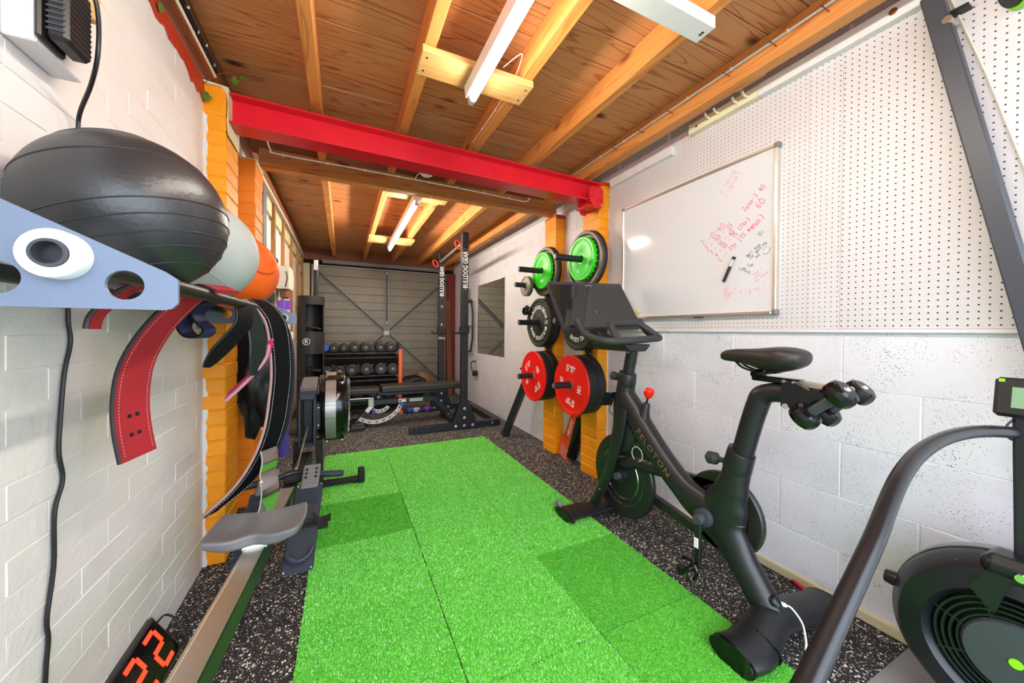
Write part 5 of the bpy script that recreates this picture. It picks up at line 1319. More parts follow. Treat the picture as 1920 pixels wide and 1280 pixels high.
# foot boards
for sx_ in (-1, 1):
    A = Vector((-.262 + sx_ * .092, 1.72, .105)); B = Vector((-.238 + sx_ * .092, 2.03, .345)); dd_ = (B - A).normalized(); nx_ = Vector((1, 0, 0)); nn_ = nx_.cross(dd_).normalized()
    Mf = Matrix((nx_, dd_, nn_)).transposed(); Ln = (B - A).length
    fb = MB().box((A + B) / 2, (.118, Ln, .012), Mf, .005).build('footboard', 'rower_navy', rw)
    MB().box(B + dd_ * .05 + nn_ * .006, (.078, .13, .012), Mf, .006).build('foot_flex', 'rower_grey', fb)
    for q in range(3):
        for s_ in (-1, 1): MB().lathe([(0, .0135), (.0065, .0135), (.0065, .012)], B + dd_ * (.085 - q * .022) + nx_ * s_ * .022, nn_, 10).build('slot', 'dark_void', fb)
    for q in range(7): MB().box(B - dd_ * (.02 + q * .012) + nn_ * .008, (.09, .005, .006), Mf, .001).build('tread', 'rower_navy', fb)
    cup = MB().tube(arc(A + dd_ * .085 + nn_ * .02, nx_, -dd_, .048, 0, 180, 12), .010, 8).build('heel_cup', 'rower_navy', fb, smooth=True)
    MB().ribbon(smooth_path([A + dd_ * .20 + nx_ * -.055 + nn_ * .01, A + dd_ * .21 + nx_ * -.03 + nn_ * .05, A + dd_ * .215 + nn_ * .062, A + dd_ * .21 + nx_ * .035 + nn_ * .05, A + dd_ * .20 + nx_ * .062 + nn_ * .015, A + dd_ * .20 + nx_ * .11 + nn_ * .03], 4), dd_ * .034, .003).build('foot_strap', 'black_rubber', fb, smooth=True)
    for p_ in (A + nx_ * -.05 + dd_ * .01, A + nx_ * .05 + dd_ * .01, B + nx_ * -.05, B + nx_ * .05): MB().lathe([(0, .004), (.004, .003), (.005, 0)], p_ + nn_ * .006, nn_, 8).build('screw', 'bolt_steel', fb)
MB().bx(-.44, -.06, 1.86, 1.90, .20, .235, .004).build('foot_crossbar', 'rower_black', rw)
# handle with chain
hc_ = Vector((-.218, 2.125, .362))
hd = MB().tube(smooth_path([hc_ + Vector((-.215, -.02, -.004)), hc_ + Vector((-.10, 0, 0)), hc_ + Vector((-.04, .03, .012)), hc_ + Vector((0, .036, .014)), hc_ + Vector((.04, .03, .012)), hc_ + Vector((.10, 0, 0)), hc_ + Vector((.215, -.02, -.004))], 4), .0135, 12).build('handle', 'rower_black', rw, smooth=True)
for s_ in (-1, 1): MB().tube([hc_ + Vector((s_ * .098, .002, 0)), hc_ + Vector((s_ * .15, -.006, -.002)), hc_ + Vector((s_ * .218, -.02, -.004)), hc_ + Vector((s_ * .224, -.021, -.004))], [.016, .0175, .0175, .011], 14).build('grip', 'rower_navy', hd, smooth=True)
MB().bx(-.27, -.165, 2.12, 2.155, .335, .372, .005).build('handle_cradle', 'black_plastic', rw)
MB().torus(hc_ + Vector((0, .055, .02)), (1, 0, .3), .012, .003, 16, 6).build('chain_ring', 'bolt_steel', hd)
MB().tube([hc_ + Vector((0, .06, .02)), (-.208, 2.74, .475)], .0045, 6).build('chain', 'worn_iron', rw)
# front frame, flywheel, legs
fr_ = rw
m = MB()
MB().bx(-.262, -.248, 2.70, 2.80, .35, .685, .003).build('frame_cheek', 'rower_navy', fr_)
MB().bx(-.176, -.162, 2.70, 2.80, .35, .685, .003).build('frame_cheek', 'rower_navy', fr_)
MB().bx(-.247, -.177, 2.70, 2.80, .345, .368, .003).build('frame_sill', 'rower_navy', fr_)
MB().bx(-.262, -.162, 2.70, 2.80, .655, .70, .006).build('frame_head', 'rower_navy', fr_)
MB().box((-.212, 2.90, .735), (.098, .26, .030), rotm('X', .18), .006).build('top_cover', 'rower_grey', fr_)
MB().bx(-.24, -.185, 2.80, 3.06, .34, .66, .004).build('gear_box', 'rower_black', fr_)
fc_ = Vector((-.052, 3.035, .548))
fh = MB().lathe([(0, -.112), (.20, -.112), (.235, -.098), (.248, -.064), (.248, .036), (.235, .070), (.205, .088), (.10, .094), (0, .094)], fc_, (1, 0, 0), 64).build('flywheel_housing', 'black_gloss', rw, smooth=True, auto=28)
MB().lathe([(.2485, -.058), (.2515, -.058), (.2515, .010), (.2485, .010)], fc_, (1, 0, 0), 80, closed=True).build('perforated_band', 'perforated_steel', fh, smooth=True)
for a in (118, 245):
    d_ = Vector((0, math.cos(R(a)), math.sin(R(a))))
    MB().box(fc_ + d_ * .252, (.125, .05, .018), Matrix.Rotation(R(a - 90), 3, 'X'), .005).build('band_clip', 'black_gloss', fh)
    for s_ in (-.05, .05): MB().lathe([(0, .006), (.008, .005), (.009, 0)], fc_ + d_ * .262 + Vector((s_, 0, 0)), d_, 10).build('clip_screw', 'chrome', fh)
for k in range(28):
    a = 2 * math.pi * k / 28; d_ = Vector((0, math.cos(a), math.sin(a)))
    MB().bar(fc_ + Vector((.098, 0, 0)) + d_ * .11, fc_ + Vector((.093, 0, 0)) + d_ * .20, .004, .008, 0, hint=(1, 0, 0)).build('vent_fin', 'mesh_grey', fh)
MB().box(fc_ + Vector((.090, -.11, .16)), (.022, .05, .09), rotm('X', .6), .006).build('damper_lever', 'rower_grey', fh)
MB().lathe([(0, .003), (.018, .003), (.018, 0)], fc_ + Vector((.099, -.10, 0)), (1, 0, 0), 14).build('badge', 'lime', fh)
MB().bx(-.165, -.138, 2.76, 2.88, .44, .62, .003).build('side_bracket', 'rower_black', rw)
for z in (.47, .59): MB().lathe([(0, .004), (.005, .003), (.006, 0)], (-.150, 2.758, z), (0, -1, 0), 8).build('bolt', 'chrome', rw)
MB().prism([(-.175, .36), (-.125, .36), (-.118, .02), (-.150, .02)], (0, 2.80, 0), (1, 0, 0), (0, 0, 1), (0, .05, 0)).build('front_leg', 'rower_black', rw)
MB().prism([(-.30, .36), (-.25, .36), (-.28, .02), (-.31, .02)], (0, 2.80, 0), (1, 0, 0), (0, 0, 1), (0, .05, 0)).build('front_leg', 'rower_black', rw)
ff = MB().bx(-.545, .120, 2.81, 2.85, .02, .058, .005).build('front_foot', 'rower_black', rw)
for x in (-.545, .125): MB().bx(x - .022, x + .022, 2.795, 2.865, .014, .115, .008).build('foot_end', 'black_plastic', ff)
for x in (-.50, .08): MB().lathe([(0, 0), (.016, 0), (.016, .022), (0, .022)], (x, 2.83, 0), (0, 0, 1), 12).build('pad', 'black_rubber', ff)
# ================================================================ BACK OF THE ROOM
plain('rack_navy', '#1D2027', .4, grain=.06, gscale=400)
plain('pad_vinyl', '#2B2724', .5, grain=.25, gscale=260)
plain('dumbbell_rubber', '#242322', .55, grain=.2, gscale=240)
plain('rack_orange', '#F2641C', .42)
plain('arc_white', '#CFD0D0', .45)
plain('arc_mint', '#B8D0C0', .5)
plain('blue_knob', '#2A5AB8', .35)
plain('tower_black', '#201D1B', .5, grain=.08, gscale=300)
plain('carabiner_red', '#E83A2A', .4)
plain('bag_brown', '#8C6E46', .7, grain=.4, gscale=150)
plain('bag_black', '#121314', .6, grain=.3, gscale=200)
plain('purple_lid', '#7A3CC0', .35)
t = NT('clear_plastic'); t.color((.86, .86, .88)); t.rough(.18); t.b.inputs['Transmission Weight'].default_value = .55

# ---- half rack
rk_ = thing('power_rack', (1.3, 4.49, 0), 'black steel half rack with two tall perforated uprights and pull-up bar', 'power rack')
UX = 1.258
def upright(y, h):
    up_ = MB().bx(UX - .038, UX + .038, y - .038, y + .038, .0, h, .004).build('upright', 'rack_navy', rk_)
    z = .36
    while z < h - .02:
        if not (1.62 < z < 2.04):
            MB().lathe([(0, .0006), (.008, .0006), (.008, 0)], (UX, y - .038, z), (0, -1, 0), 10).build('hole', 'dark_void', up_)
            MB().lathe([(0, .0006), (.008, .0006), (.008, 0)], (UX - .038, y, z), (-1, 0, 0), 10).build('hole', 'dark_void', up_)
        z += .05 if (z < .62 or z > 2.0) else .105
    letter('BULLDOG GEAR', .077, (UX + .002, y - .0395, 1.815), (0, 0, 1), (-1, 0, 0), 'text_white', up_, sx=.74, bold=.0012)
    letter('III', .026, (UX + .002, y - .0395, 1.595), (0, 0, 1), (-1, 0, 0), 'text_grey', up_, sx=.8)
    return up_
u1 = upright(3.955, 2.245); u2 = upright(5.03, 2.205)
for (txt, z) in (('15', 1.46), ('B', 1.205), ('YM', 1.14), ('Safety', 1.02)):
    letter(txt, .055, (UX, 5.03 - .0395, z), (1, 0, 0), (0, 0, 1), 'text_white', u2, sx=.75)
for y in (3.955, 5.03):
    bf = MB().bx(.645, 1.70, y - .036, y + .036, .004, .076, .004).build('base_foot', 'rack_navy', rk_)
    x = .70
    while x < 1.65:
        if not 1.12 < x < 1.42: MB().lathe([(0, .0006), (.008, .0006), (.008, 0)], (x, y - .036, .042), (0, -1, 0), 10).build('hole', 'dark_void', bf)
        x += .052
    for s_ in (-1, 1):
        gp = MB().prism([(UX - .155, .012), (UX + .155, .012), (UX + .155, .06), (UX + .060, .285), (UX - .060, .285), (UX - .155, .06)], (0, y + s_ * .038 + (0 if s_ > 0 else -.006), 0), (1, 0, 0), (0, 0, 1), (0, .006, 0)).build('gusset', 'rack_navy', rk_)
        if s_ < 0:
            for bx_, bz in ((-.10, .04), (0, .04), (.10, .04), (0, .13), (0, .235)):
                MB().lathe([(0, .012), (.010, .012), (.014, .006), (.019, .004), (.020, 0)], (UX + bx_, y - .044, bz), (0, -1, 0), 8).build('bolt', 'bolt_steel', gp)
MB().bx(1.63, 1.705, 3.99, 5.0, .005, .078, .004).build('rear_stretcher', 'rack_navy', rk_)
MB().lathe([(0, .01), (.012, .008), (.016, 0)], (1.60, 3.918, .042), (0, -1, 0), 8).build('bolt', 'bolt_steel', rk_)
MB().cyl((UX - .02, 3.99, 2.125), (UX - .02, 5.0, 2.085), .017, 14).build('pull_up_bar', 'worn_iron', rk_, smooth=True)
for y, z in ((3.955, 1.15), (5.03, 1.14)):
    jc = MB().bx(UX - .048, UX + .048, y - .046, y + .046, z - .06, z + .02, .003).build('j_cup', 'black_plastic', rk_)
    MB().tube(smooth_path([(UX - .04, y - .03, z - .05), (UX - .09, y - .03, z - .055), (UX - .125, y - .03, z - .05), (UX - .135, y - .03, z - .02)], 4), .010, 8).build('hook_arm', 'black_steel', jc, smooth=True)
for y, z, lab in ((3.955, 2.075, 'red carabiner hooked near the top of the nearer rack upright'), (5.03, 2.045, 'red carabiner hooked near the top of the further rack upright')):
    cb = thing('carabiner', (UX - .09, y - .05, z), lab, 'carabiner', 'carabiners on the rack')
    MB().tube([(UX - .095 + .030 * math.cos(a) * 1.2, y - .05, z + .01 + .042 * math.sin(a) - .02 * math.cos(a)) for a in [2 * math.pi * k / 18 for k in range(18)]], .0075, 8, closed=True).build('loop', 'carabiner_red', cb, smooth=True)
    MB().tube(smooth_path([(UX - .06, y - .05, z - .01), (UX, y - .062, z - .035), (UX + .05, y - .05, z - .025), (UX + .06, y, z + .01)], 5), .003, 6).build('wire', 'bolt_steel', cb, smooth=True)
# hex trap bar hung on the wall behind the rack
tb_ = thing('trap_bar', (1.80, 5.47, .78), 'black hexagonal trap bar hung on the wall behind the rack', 'trap bar')
hx = [(1.80, 5.32, 1.60), (1.80, 5.24, 1.40), (1.80, 5.24, 1.00), (1.80, 5.32, .80), (1.80, 5.62, .80), (1.80, 5.70, 1.00), (1.80, 5.70, 1.40), (1.80, 5.62, 1.60)]
MB().tube(hx, .015, 10, closed=True, hint=(1, 0, 0)).build('frame', 'black_steel', tb_, smooth=True)
MB().cyl((1.80, 5.47, 1.60), (1.80, 5.47, 1.80), .022, 12).build('sleeve', 'worn_iron', tb_, smooth=True)
MB().cyl((1.80, 5.24, 1.20), (1.80, 5.70, 1.20), .013, 10).build('handle', 'bolt_steel', tb_, smooth=True)
MB().cyl((1.852, 5.47, 1.58), (1.78, 5.47, 1.58), .012, 10).build('wall_hook', 'black_steel', tb_)
# rope attachment on wall
wa = thing('pull_handle', (1.80, 5.12, .45), 'small black bracket handle hung low on the wall beyond the rack', 'handle')
MB().tube(smooth_path([(1.852, 5.22, .66), (1.76, 5.16, .65), (1.745, 5.12, .58), (1.77, 5.10, .50), (1.83, 5.12, .48)], 4), .009, 8).build('bar', 'black_steel', wa, smooth=True)
MB().bx(1.78, 1.852, 5.12, 5.19, .44, .52, .005).build('mount', 'black_steel', wa)
# leaning spotter arm
sp_ = thing('spotter_arm', (1.62, 3.42, 0), 'black perforated steel arm leaning on the wall beside the red plates', 'spotter arm')
a, b = Vector((1.585, 3.495, .035)), Vector((1.742, 3.255, .700))
MB().bar(a, b, .066, .066, .004, hint=(1, .6, 0)).build('arm_tube', 'rack_navy', sp_)
fx, fy, fz = frame(b - a, (1, .6, 0))
for k in range(10): MB().lathe([(0, .0006), (.0075, .0006), (.0075, 0)], a + (b - a) * (.08 + k * .092) - fy * .0332 * (1 if fy.x > 0 else -1), -fy * (1 if fy.x > 0 else -1), 10).build('hole', 'dark_void', sp_)
MB().box(a + Vector((-.0, .0, -.012)), (.08, .08, .03), None, .006).build('end_foot', 'black_rubber', sp_)
MB().tube([b, b + Vector((-.09, -.02, .03)), b + Vector((-.12, -.02, .05))], [.012, .012, .010], 8).build('saddle_hook', 'black_steel', sp_, smooth=True)

# ---- adjustable bench
be = thing('weight_bench', (.70, 4.50, 0), 'adjustable black weight bench with brown-black padded seat and backrest', 'bench')
def pad(x0, x1, z0, z1, nm, tilt=0.0):
    o = MB().bx(x0, x1, 4.365, 4.640, z0, z1).build(nm, 'pad_vinyl', be)
    b_ = o.modifiers.new('round', 'BEVEL'); b_.width = .016; b_.segments = 3
    return o
pad(.06, .385, .388, .452, 'seat_pad'); pad(.405, 1.365, .395, .468, 'back_pad')
MB().bx(.30, 1.20, 4.475, 4.535, .345, .392, .004).build('pad_rail', 'rack_navy', be)
mbm = MB().bar((.34, 4.44, .285), (1.03, 4.44, .285), .06, .06, .004).build('main_beam', 'rack_navy', be)
MB().bar((.355, 4.44, .30), (.155, 4.44, .075), .056, .056, .004).build('front_leg', 'rack_navy', be)
MB().bar((1.015, 4.44, .29), (1.22, 4.44, .07), .056, .056, .004).build('rear_leg', 'rack_navy', be)
MB().bx(.085, .215, 4.30, 4.62, .008, .075, .005).build('front_foot', 'rack_navy', be)
MB().bx(1.17, 1.25, 4.22, 4.72, .008, .070, .005).build('rear_foot', 'rack_navy', be)
for x, y in ((.15, 4.31), (.15, 4.61)): MB().bx(x - .075, x + .075, y - .03, y + .03, 0, .05, .006).build('foot_cap', 'black_plastic', be)
for x in (.14, 1.205): MB().lathe([(0, .012), (.012, .010), (.014, 0)], (x, 4.42, .075), (0, 0, 1), 8).build('bolt', 'bolt_steel', be)
MB().bx(-.05, .30, 4.47, 4.52, .29, .33, .004).build('seat_support', 'rack_navy', be)
MB().cyl((.02, 4.38, .345), (.28, 4.38, .345), .008, 10).build('pull_pin', 'bolt_steel', be, smooth=True)
def band(c, r0, r1, a0, a1, y, nm, mat, n=18):
    pts = [(c[0] + r1 * math.cos(R(a0 + (a1 - a0) * i / n)), c[1] + r1 * math.sin(R(a0 + (a1 - a0) * i / n))) for i in range(n + 1)]
    pts += [(c[0] + r0 * math.cos(R(a1 - (a1 - a0) * i / n)), c[1] + r0 * math.sin(R(a1 - (a1 - a0) * i / n))) for i in range(n + 1)]
    ob = MB()
    for i in range(n):
        q = [pts[i], pts[i + 1], pts[2 * n - i], pts[2 * n + 1 - i]]
        ob.prism(q, (0, y, 0), (1, 0, 0), (0, 0, 1), (0, .010, 0))
    o = ob.build(nm, mat, be)
    bmx = bmesh.new(); bmx.from_mesh(o.data); bmesh.ops.remove_doubles(bmx, verts=bmx.verts, dist=1e-5)
    sn = {}
    for f in bmx.faces: sn.setdefault(frozenset(v_.index for v_ in f.verts), []).append(f)
    bmesh.ops.delete(bmx, geom=[f for fs in sn.values() if len(fs) > 1 for f in fs], context='FACES_ONLY'); bmx.to_mesh(o.data); bmx.free()
    rm = (r0 + r1) / 2; k = 0; stp = 14 if r1 > .3 else 20
    aa = a0 + 8
    while aa < a1 - 4:
        p = (c[0] + rm * math.cos(R(aa)), c[1] + rm * math.sin(R(aa)))
        MB().box((p[0], y - .001, p[1]), (.012, .002, .024), Matrix.Rotation(-R(aa) , 3, 'Y')).build('notch', 'dark_void', o); aa += stp
    return o
band((.345, .375), .290, .335, 236, 334, 4.400, 'angle_arc', 'arc_white')
band((.385, .300), .100, .140, 235, 325, 4.410, 'seat_arc', 'arc_white')
MB().bx(.265, .325, 4.405, 4.415, .24, .345, .012).build('seat_plate', 'arc_mint', be)
for x, z in ((.325, .185), (.635, .245)):
    MB().lathe([(0, .03), (.018, .028), (.022, .02), (.022, 0)], (x, 4.40, z), (0, -1, 0), 14).build('lock_knob', 'blue_knob', be, smooth=True)
MB().lathe([(0, .02), (.026, .018), (.030, 0)], (.375, 4.42, .345), (0, -1, 0), 14).build('pivot', 'black_plastic', be, smooth=True)
MB().lathe([(0, .006), (.008, .005), (.009, 0)], (.375, 4.40, .345), (0, -1, 0), 10).build('pivot_bolt', 'bolt_steel', be)
for x0, x1, z in ((.60, .685, .29),):
    lb = MB().bx(x0, x1, 4.4085, 4.4095, z - .020, z + .020).build('warning_label', 'text_white', be)
    MB().bx(x0 + .035, x1 - .004, 4.4075, 4.4087, z + .006, z + .016).build('label_stripe', 'accent_orange', lb)
    MB().bx(x0 + .008, x0 + .030, 4.4075, 4.4087, z - .012, z + .008).build('label_picture', 'slate_plastic', lb)
lb = MB().box((.275, 4.4095, .215), (.085, .001, .045), rotm('Y', -.85)).build('warning_label', 'text_white', be)
lb2 = MB().bx(.725, .885, 4.4085, 4.4095, .268, .305).build('name_label', 'arc_mint', be)
letter('BULLDOG GEAR', .022, (.805, 4.4075, .2865), (1, 0, 0), (0, 0, 1), 'slate_plastic', lb2)

# ---- dumbbell rack and dumbbells
dr = thing('dumbbell_rack', (.25, 5.22, 0), 'three-tier black dumbbell rack with orange end frames', 'dumbbell rack')
for x in (-.36, .705):
    MB().bar((x, 5.05, 0), (x, 5.05, .865), .045, .05, .004, hint=(0, 1, 0)).build('end_post', 'rack_orange', dr)
    MB().bar((x, 5.42, 0), (x, 5.30, .95), .045, .05, .004, hint=(0, 1, 0)).build('back_post', 'rower_black', dr)
    MB().bar((x, 4.98, .025), (x, 5.50, .025), .05, .05, .004).build('floor_foot', 'rack_orange', dr)
for z, y in ((.815, 5.12), (.515, 5.10), (.215, 5.09)):
    MB().box((.172, y + .085, z - .055), (1.02, .20, .10), rotm('X', .5), .006).build('tray', 'rower_black', dr)
    for yy in (y, y + .15): MB().bar((-.34, yy, z + (yy - y) * .25), (.685, yy, z + (yy - y) * .25), .035, .020, .003, hint=(0, 0, 1)).build('tray_rail', 'rower_black', dr)
    MB().lathe([(0, .03), (.024, .028), (.026, 0)], (.682, y - .01, z), (-.5, -1, 0), 12).build('end_knob', 'brown_plank', dr, smooth=True)
def dumbbell(x, y, z, r, num, label):
    d = thing('dumbbell', (x, y + .13, z - r), label, 'dumbbell', 'rubber dumbbells on the rack')
    for yy, s_ in ((y, -1), (y + .20, 1)):
        h_ = MB().lathe([(0, .042), (r - .014, .042), (r - .004, .036), (r, .026), (r, -.03), (r - .012, -.042), (0, -.042)], (x, yy, z), (0, s_, 0), 24).build('head', 'dumbbell_rubber', d, smooth=True, auto=30)
        if s_ < 0:
            MB().torus((x, yy - .0425, z), (0, 1, 0), r * .62, .0016, 24, 4).build('face_ring', 'dumbbell_rubber', h_)
            letter(num, r * .62, (x, yy - .0435, z), (1, 0, 0), (0, 0, 1), 'text_grey', h_, bold=.001)
    MB().cyl((x, y + .03, z), (x, y + .17, z), .015, 12).build('handle', 'worn_iron', d, smooth=True)
tops = [(-.100, .060, '5'), (.012, .058, '7'), (.138, .066, '10'), (.270, .066, '12'), (.451, .064, '15'), (.583, .064, '17')]
mids = [(-.175, .066, '20'), (-.036, .070, '20'), (.106, .076, '22'), (.281, .080, '25'), (.460, .080, '30'), (.612, .076, '30')]
lows = [(-.19, .072, '32'), (-.01, .074, '32'), (.18, .078, '35'), (.37, .080, '35'), (.56, .080, '40')]
ordn = ['leftmost', 'second from left', 'third from left', 'fourth from left', 'fifth from left', 'rightmost']
for i, (x, r, nn_) in enumerate(tops): dumbbell(x, 5.10, .893 - (.064 - r) , r, nn_, 'black rubber dumbbell, ' + ordn[i] + ' on the top tier of the rack')
for i, (x, r, nn_) in enumerate(mids): dumbbell(x, 5.09, .602 - (.076 - r), r, nn_, 'black rubber dumbbell, ' + ordn[i] + ' on the middle tier of the rack')
for i, (x, r, nn_) in enumerate(lows): dumbbell(x, 5.08, .30, r, nn_, 'black rubber dumbbell, ' + (ordn[i] if i < 4 else 'rightmost') + ' on the bottom tier behind the bench')
MB().lathe([(0, -.05), (.04, -.05), (.052, -.03), (.052, .03), (.04, .05), (0, .05)], (-.20, 5.12, .895), (0, 1, 0), 16).build('blue_weight', 'blue_knob', smooth=True, label='small blue weight at the left end of the top dumbbell tier', cat='weight')

# ---- black storage tower with cut-out shelves and barbell
TX, TY, TR_ = -.312, 4.40, .130
tw = thing('storage_tower', (TX, TY, 0), 'tall black cylindrical tower with two cut-out shelves and round R emblem', 'storage tower')
def shell(z0, z1, a0, a1, nm):
    n = max(6, int((a1 - a0) / 7)); m = MB()
    V = []; F = []
    for i in range(n + 1):
        a = R(a0 + (a1 - a0) * i / n); c, s = math.cos(a), math.sin(a)
        for r_, z in ((TR_, z0), (TR_, z1), (TR_ - .012, z1), (TR_ - .012, z0)): V.append((TX + r_ * c, TY + r_ * s, z))
    for i in range(n):
        for k in range(4): F.append((4 * i + k, 4 * i + (k + 1) % 4, 4 * i + 4 + (k + 1) % 4, 4 * i + 4 + k))
    if a1 - a0 < 359: F += [(3, 2, 1, 0), (4 * n, 4 * n + 1, 4 * n + 2, 4 * n + 3)]
    return m.add_mesh(V, F).build(nm, 'tower_black', tw, smooth=True, auto=35)
shell(1.385, 1.475, 0, 360, 'top_band')
shell(1.10, 1.385, 15, 252, 'back_shell')
shell(.865, 1.10, 0, 360, 'middle_band')
shell(.62, .865, 15, 252, 'back_shell')
shell(0.0, .62, 0, 360, 'base_band')
for z in (1.15, .70): MB().box((TX, TY, z), (.20, .20, .012), rotm('Y', .22), 0).build('shelf', 'tower_black', tw)
MB().lathe([(0, -.005), (TR_ - .01, -.005), (TR_ - .01, 0), (0, 0)], (TX, TY, 1.47), (0, 0, 1), 32).build('top_disc', 'tower_black', tw)
em_c = Vector((TX, TY, .995)); ea = R(256); en = Vector((math.cos(ea), math.sin(ea), 0)); eu = Vector((-math.sin(ea), math.cos(ea), 0))
MB().torus(em_c + en * (TR_ + .001), en, .034, .0030, 28, 6).build('emblem_ring', 'text_white', tw, smooth=True)
letter('R', .055, em_c + en * (TR_ + .0015), eu, (0, 0, 1), 'text_white', tw, bold=.001)
for z in (1.20, .76): MB().lathe([(0, .002), (.008, .002), (.008, 0)], (TX + TR_ * math.cos(R(252)), TY + TR_ * math.sin(R(252)), z), (math.cos(R(252)), math.sin(R(252)), 0), 10).build('screw', 'dark_void', tw)
bb = thing('barbell', (-.27, 4.62, 0), 'barbell standing upright behind the storage tower', 'barbell')
MB().cyl((-.275, 4.60, 0), (-.275, 4.60, 1.48), .014, 12).build('shaft', 'worn_iron', bb, smooth=True)
MB().cyl((-.275, 4.60, 1.45), (-.275, 4.60, 1.79), .024, 14).build('sleeve', 'black_rubber', bb, smooth=True)
MB().cyl((-.275, 4.60, 1.79), (-.275, 4.60, 1.90), .025, 14).build('sleeve_tip', 'chrome', bb, smooth=True)

# ---- left rear wall: studs, boards, fuse box and clutter
sw = thing('stud_panel', (-.58, 4.2, 1.0), 'exposed timber studs and pale boards on the left rear wall', 'wall panelling')
for y in (3.02, 3.75, 4.30, 4.95, 5.55, 6.2): MB().bx(-.590, -.545, y, y + .05, 1.0, 2.27).build('stud', 'stud_wood', sw)
for y0, y1 in ((3.07, 3.75), (3.80, 4.30), (4.35, 4.95), (5.00, 5.55), (5.60, 6.2)): MB().bx(-.5905, -.575, y0, y1, 1.0, 2.06).build('board', 'white_timber', sw)
for y0, y1 in ((3.07, 3.75), (3.80, 4.30), (4.35, 4.95), (5.00, 5.55), (5.60, 6.2)): MB().bx(-.5905, -.566, y0 + .01, y1 - .01, 2.10, 2.23).build('foam_strip', 'cream_plaster', sw)
MB().tube([(-.545, 3.0, 2.25), (-.540, 4.5, 2.25), (-.545, 6.3, 2.24)], .010, 8).build('pipe', 'cream_plastic', sw, smooth=True)
MB().tube([(-.548, 3.0, 2.215), (-.545, 4.5, 2.22), (-.548, 6.3, 2.21)], .006, 8).build('cable', 'worn_iron', sw, smooth=True)
MB().bx(-.555, -.470, 6.28, 6.36, .4, 2.12).build('insulation', 'cream_plaster', sw)
pp = thing('duct_box', (-.53, 3.13, 1.75), 'dark vertical duct box behind the left pillar', 'duct')
MB().bx(-.566, -.515, 3.08, 3.20, 1.72, 2.17, .008).build('duct', 'rower_grey', pp)
MB().bx(-.566, -.50, 3.20, 3.62, 1.695, 1.715, .003).build('shelf_bracket', 'black_steel', pp)
for k in range(4): MB().bx(-.52, -.49, 3.24 + k * .09, 3.28 + k * .09, 1.67, 1.70, .004).build('hook', 'black_steel', pp)
fb_ = thing('fuse_box', (-.53, 4.2, 1.49), 'cream plastic fuse box on the left rear wall', 'fuse box')
MB().prism([(3.93, 1.50), (3.93, 1.71), (4.15, 1.715), (4.26, 1.66), (4.26, 1.55), (4.18, 1.50)], (-.56, 0, 0), (0, 1, 0), (0, 0, 1), (.105, 0, 0)).build('case', 'cream_plastic', fb_, bevel=.006)
MB().bx(-.55, -.50, 4.28, 4.36, 1.54, 1.64, .004).build('socket', 'rower_grey', fb_)
MB().tube(smooth_path([(-.48, 3.92, 1.66), (-.47, 3.90, 1.60), (-.48, 3.91, 1.54), (-.50, 3.96, 1.50)], 5), .006, 6).build('lead', 'slate_plastic', fb_, smooth=True)
MB().bx(-.54, -.48, 3.98, 4.14, 1.42, 1.50, .01).build('cable_knot', 'brown_plank', fb_)
pt = thing('clear_tub', (-.47, 3.74, .9), 'clear plastic tub with a purple lid on a post below the fuse box', 'tub')
MB().cyl((-.475, 3.74, .93), (-.475, 3.74, 1.30), .050, 20).build('tub', 'clear_plastic', pt, smooth=True)
MB().cyl((-.475, 3.74, 1.295), (-.475, 3.74, 1.375), .053, 20).build('lid', 'purple_lid', pt, smooth=True)
MB().cyl((-.475, 3.74, .0), (-.475, 3.74, .93), .040, 16).build('mat_roll', 'purple_foam', pt, smooth=True)
MB().bx(-.44, -.41, 3.69, 3.79, .98, 1.10).build('label', 'text_white', pt)
bs = MB().bx(-.40, -.38, 2.98, 3.02, .55, 1.02, .004).build('resistance_band', 'blue_fabric', label='bright blue band hanging behind the belts near the left pillar', cat='band')
hk = MB().cyl((-.59, 3.0, 1.02), (-.38, 3.0, 1.02), .008, 8).build('band_hook', 'bolt_steel', label='steel hook holding the blue band on the left wall', cat='hook')

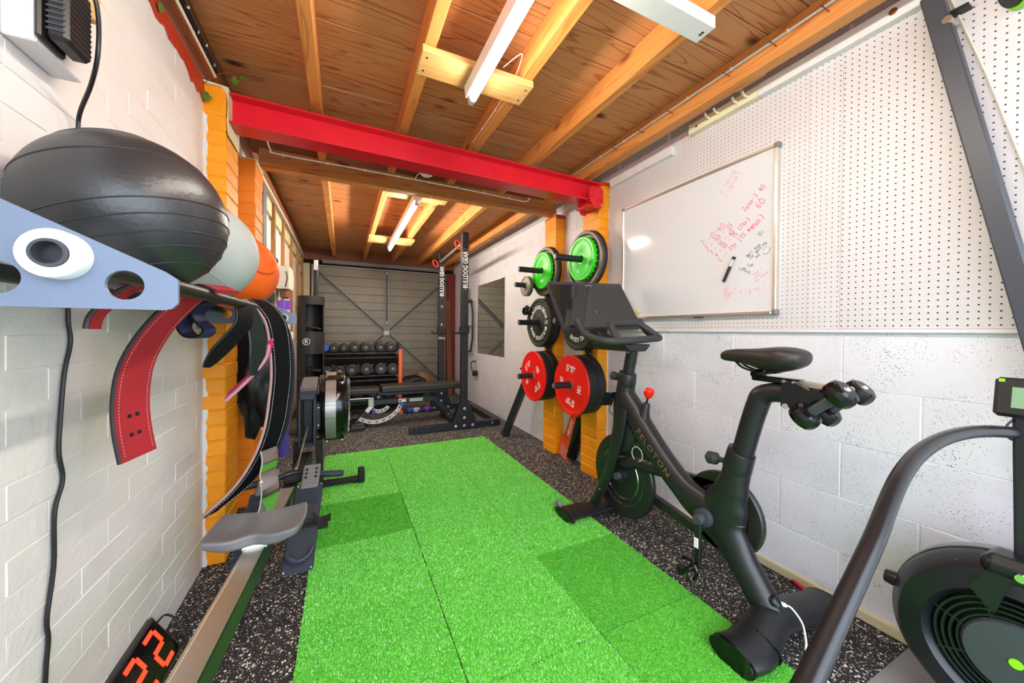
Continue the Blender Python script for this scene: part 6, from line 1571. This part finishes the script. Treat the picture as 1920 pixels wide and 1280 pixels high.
# ---- bags and leaning plank by the garage door
g1 = thing('duffel_bag', (1.02, 5.95, 0), 'black duffel bag with green trim behind the bench', 'bag')
b_ = blob('bag_body', (1.00, 5.93, .20), (.26, .16, .20), 'bag_black', None, None, 11, 4, .12, 6); b_.parent = g1; b_.location = b_.location - g1.location
MB().tube(arc((1.05, 5.80, .18), (0, 0, 1), (1, 0, .2), .17, -60, 75, 10), .012, 6).build('strap', 'slate_plastic', g1, smooth=True)
MB().bx(1.19, 1.26, 5.78, 5.80, .25, .29, .004).build('green_trim', 'plate_green', g1)
blob('sand_bag', (1.23, 6.14, .20), (.15, .12, .225), 'bag_brown', 'brown canvas bag standing behind the black duffel bag', 'bag', 17, 4, .10, 5)
for i, (x, c_) in enumerate(((.82, 'blue_knob'), (.90, 'arc_white'), (1.05, 'purple_lid'))):
    MB().torus((x, 4.95, .045 + .0 * i), (0, .6, 1), .045, .016, 18, 8).build('hand_weight', c_, smooth=True, label=['blue ring weight lying under the bench', 'white ring weight lying under the bench', 'purple ring weight lying under the bench'][i], cat='ring weight', group='ring weights under the bench')
lp = MB().bar((1.72, 6.20, .0), (1.705, 6.33, 1.66), .085, .024, .003, hint=(0, 1, 0)).build('leaning_plank', 'brown_plank', label='brown wooden plank leaning beside the garage door', cat='plank')
# ---- ivy creeping in at the wall head
def leaf(c, s, nrm, up_, par, mat='leaf_green'):
    n_ = Vector(nrm).normalized(); v = (Vector(up_) - n_ * n_.dot(Vector(up_))).normalized(); u = v.cross(n_)
    out = [(0, -1), (.45, -.75), (.55, -.25), (1.0, .05), (.55, .3), (.35, .75), (0, 1.15), (-.35, .75), (-.55, .3), (-1.0, .05), (-.55, -.25), (-.45, -.75)]
    V = [Vector(c) + u * a * s + v * b * s + n_ * (.12 * s * (abs(a) - .3)) for a, b in out]
    V2 = [p - n_ * .0008 for p in V]; n = len(out)
    F = [tuple(range(n)), tuple(range(2 * n - 1, n - 1, -1))] + [(i, n + i, n + (i + 1) % n, (i + 1) % n) for i in range(n)]
    return MB().add_mesh(V + V2, F).build('leaf', mat, par)
iv = thing('ivy', (-.56, 2.08, 2.15), 'green ivy leaves creeping over the top of the left pillar', 'ivy')
leaf((-.575, 2.105, 2.19), .026, (.3, -1, .1), (.2, 0, -1), iv)
leaf((-.47, 2.12, 2.30), .020, (.2, -.6, -1), (0, 1, -.3), iv); leaf((-.44, 2.13, 2.33), .014, (.2, -.6, -1), (1, 0, 0), iv)
leaf((-.578, 1.66, 2.235), .018, (1, -.3, 0), (0, 0, -1), iv); leaf((-.56, 1.56, 2.28), .018, (.5, -.3, -1), (0, 1, 0), iv)
MB().tube(smooth_path([(-.585, 2.11, 2.25), (-.52, 2.12, 2.32), (-.44, 2.13, 2.345), (-.35, 2.14, 2.36)], 5), .002, 5).build('stem', 'brown_plank', iv)
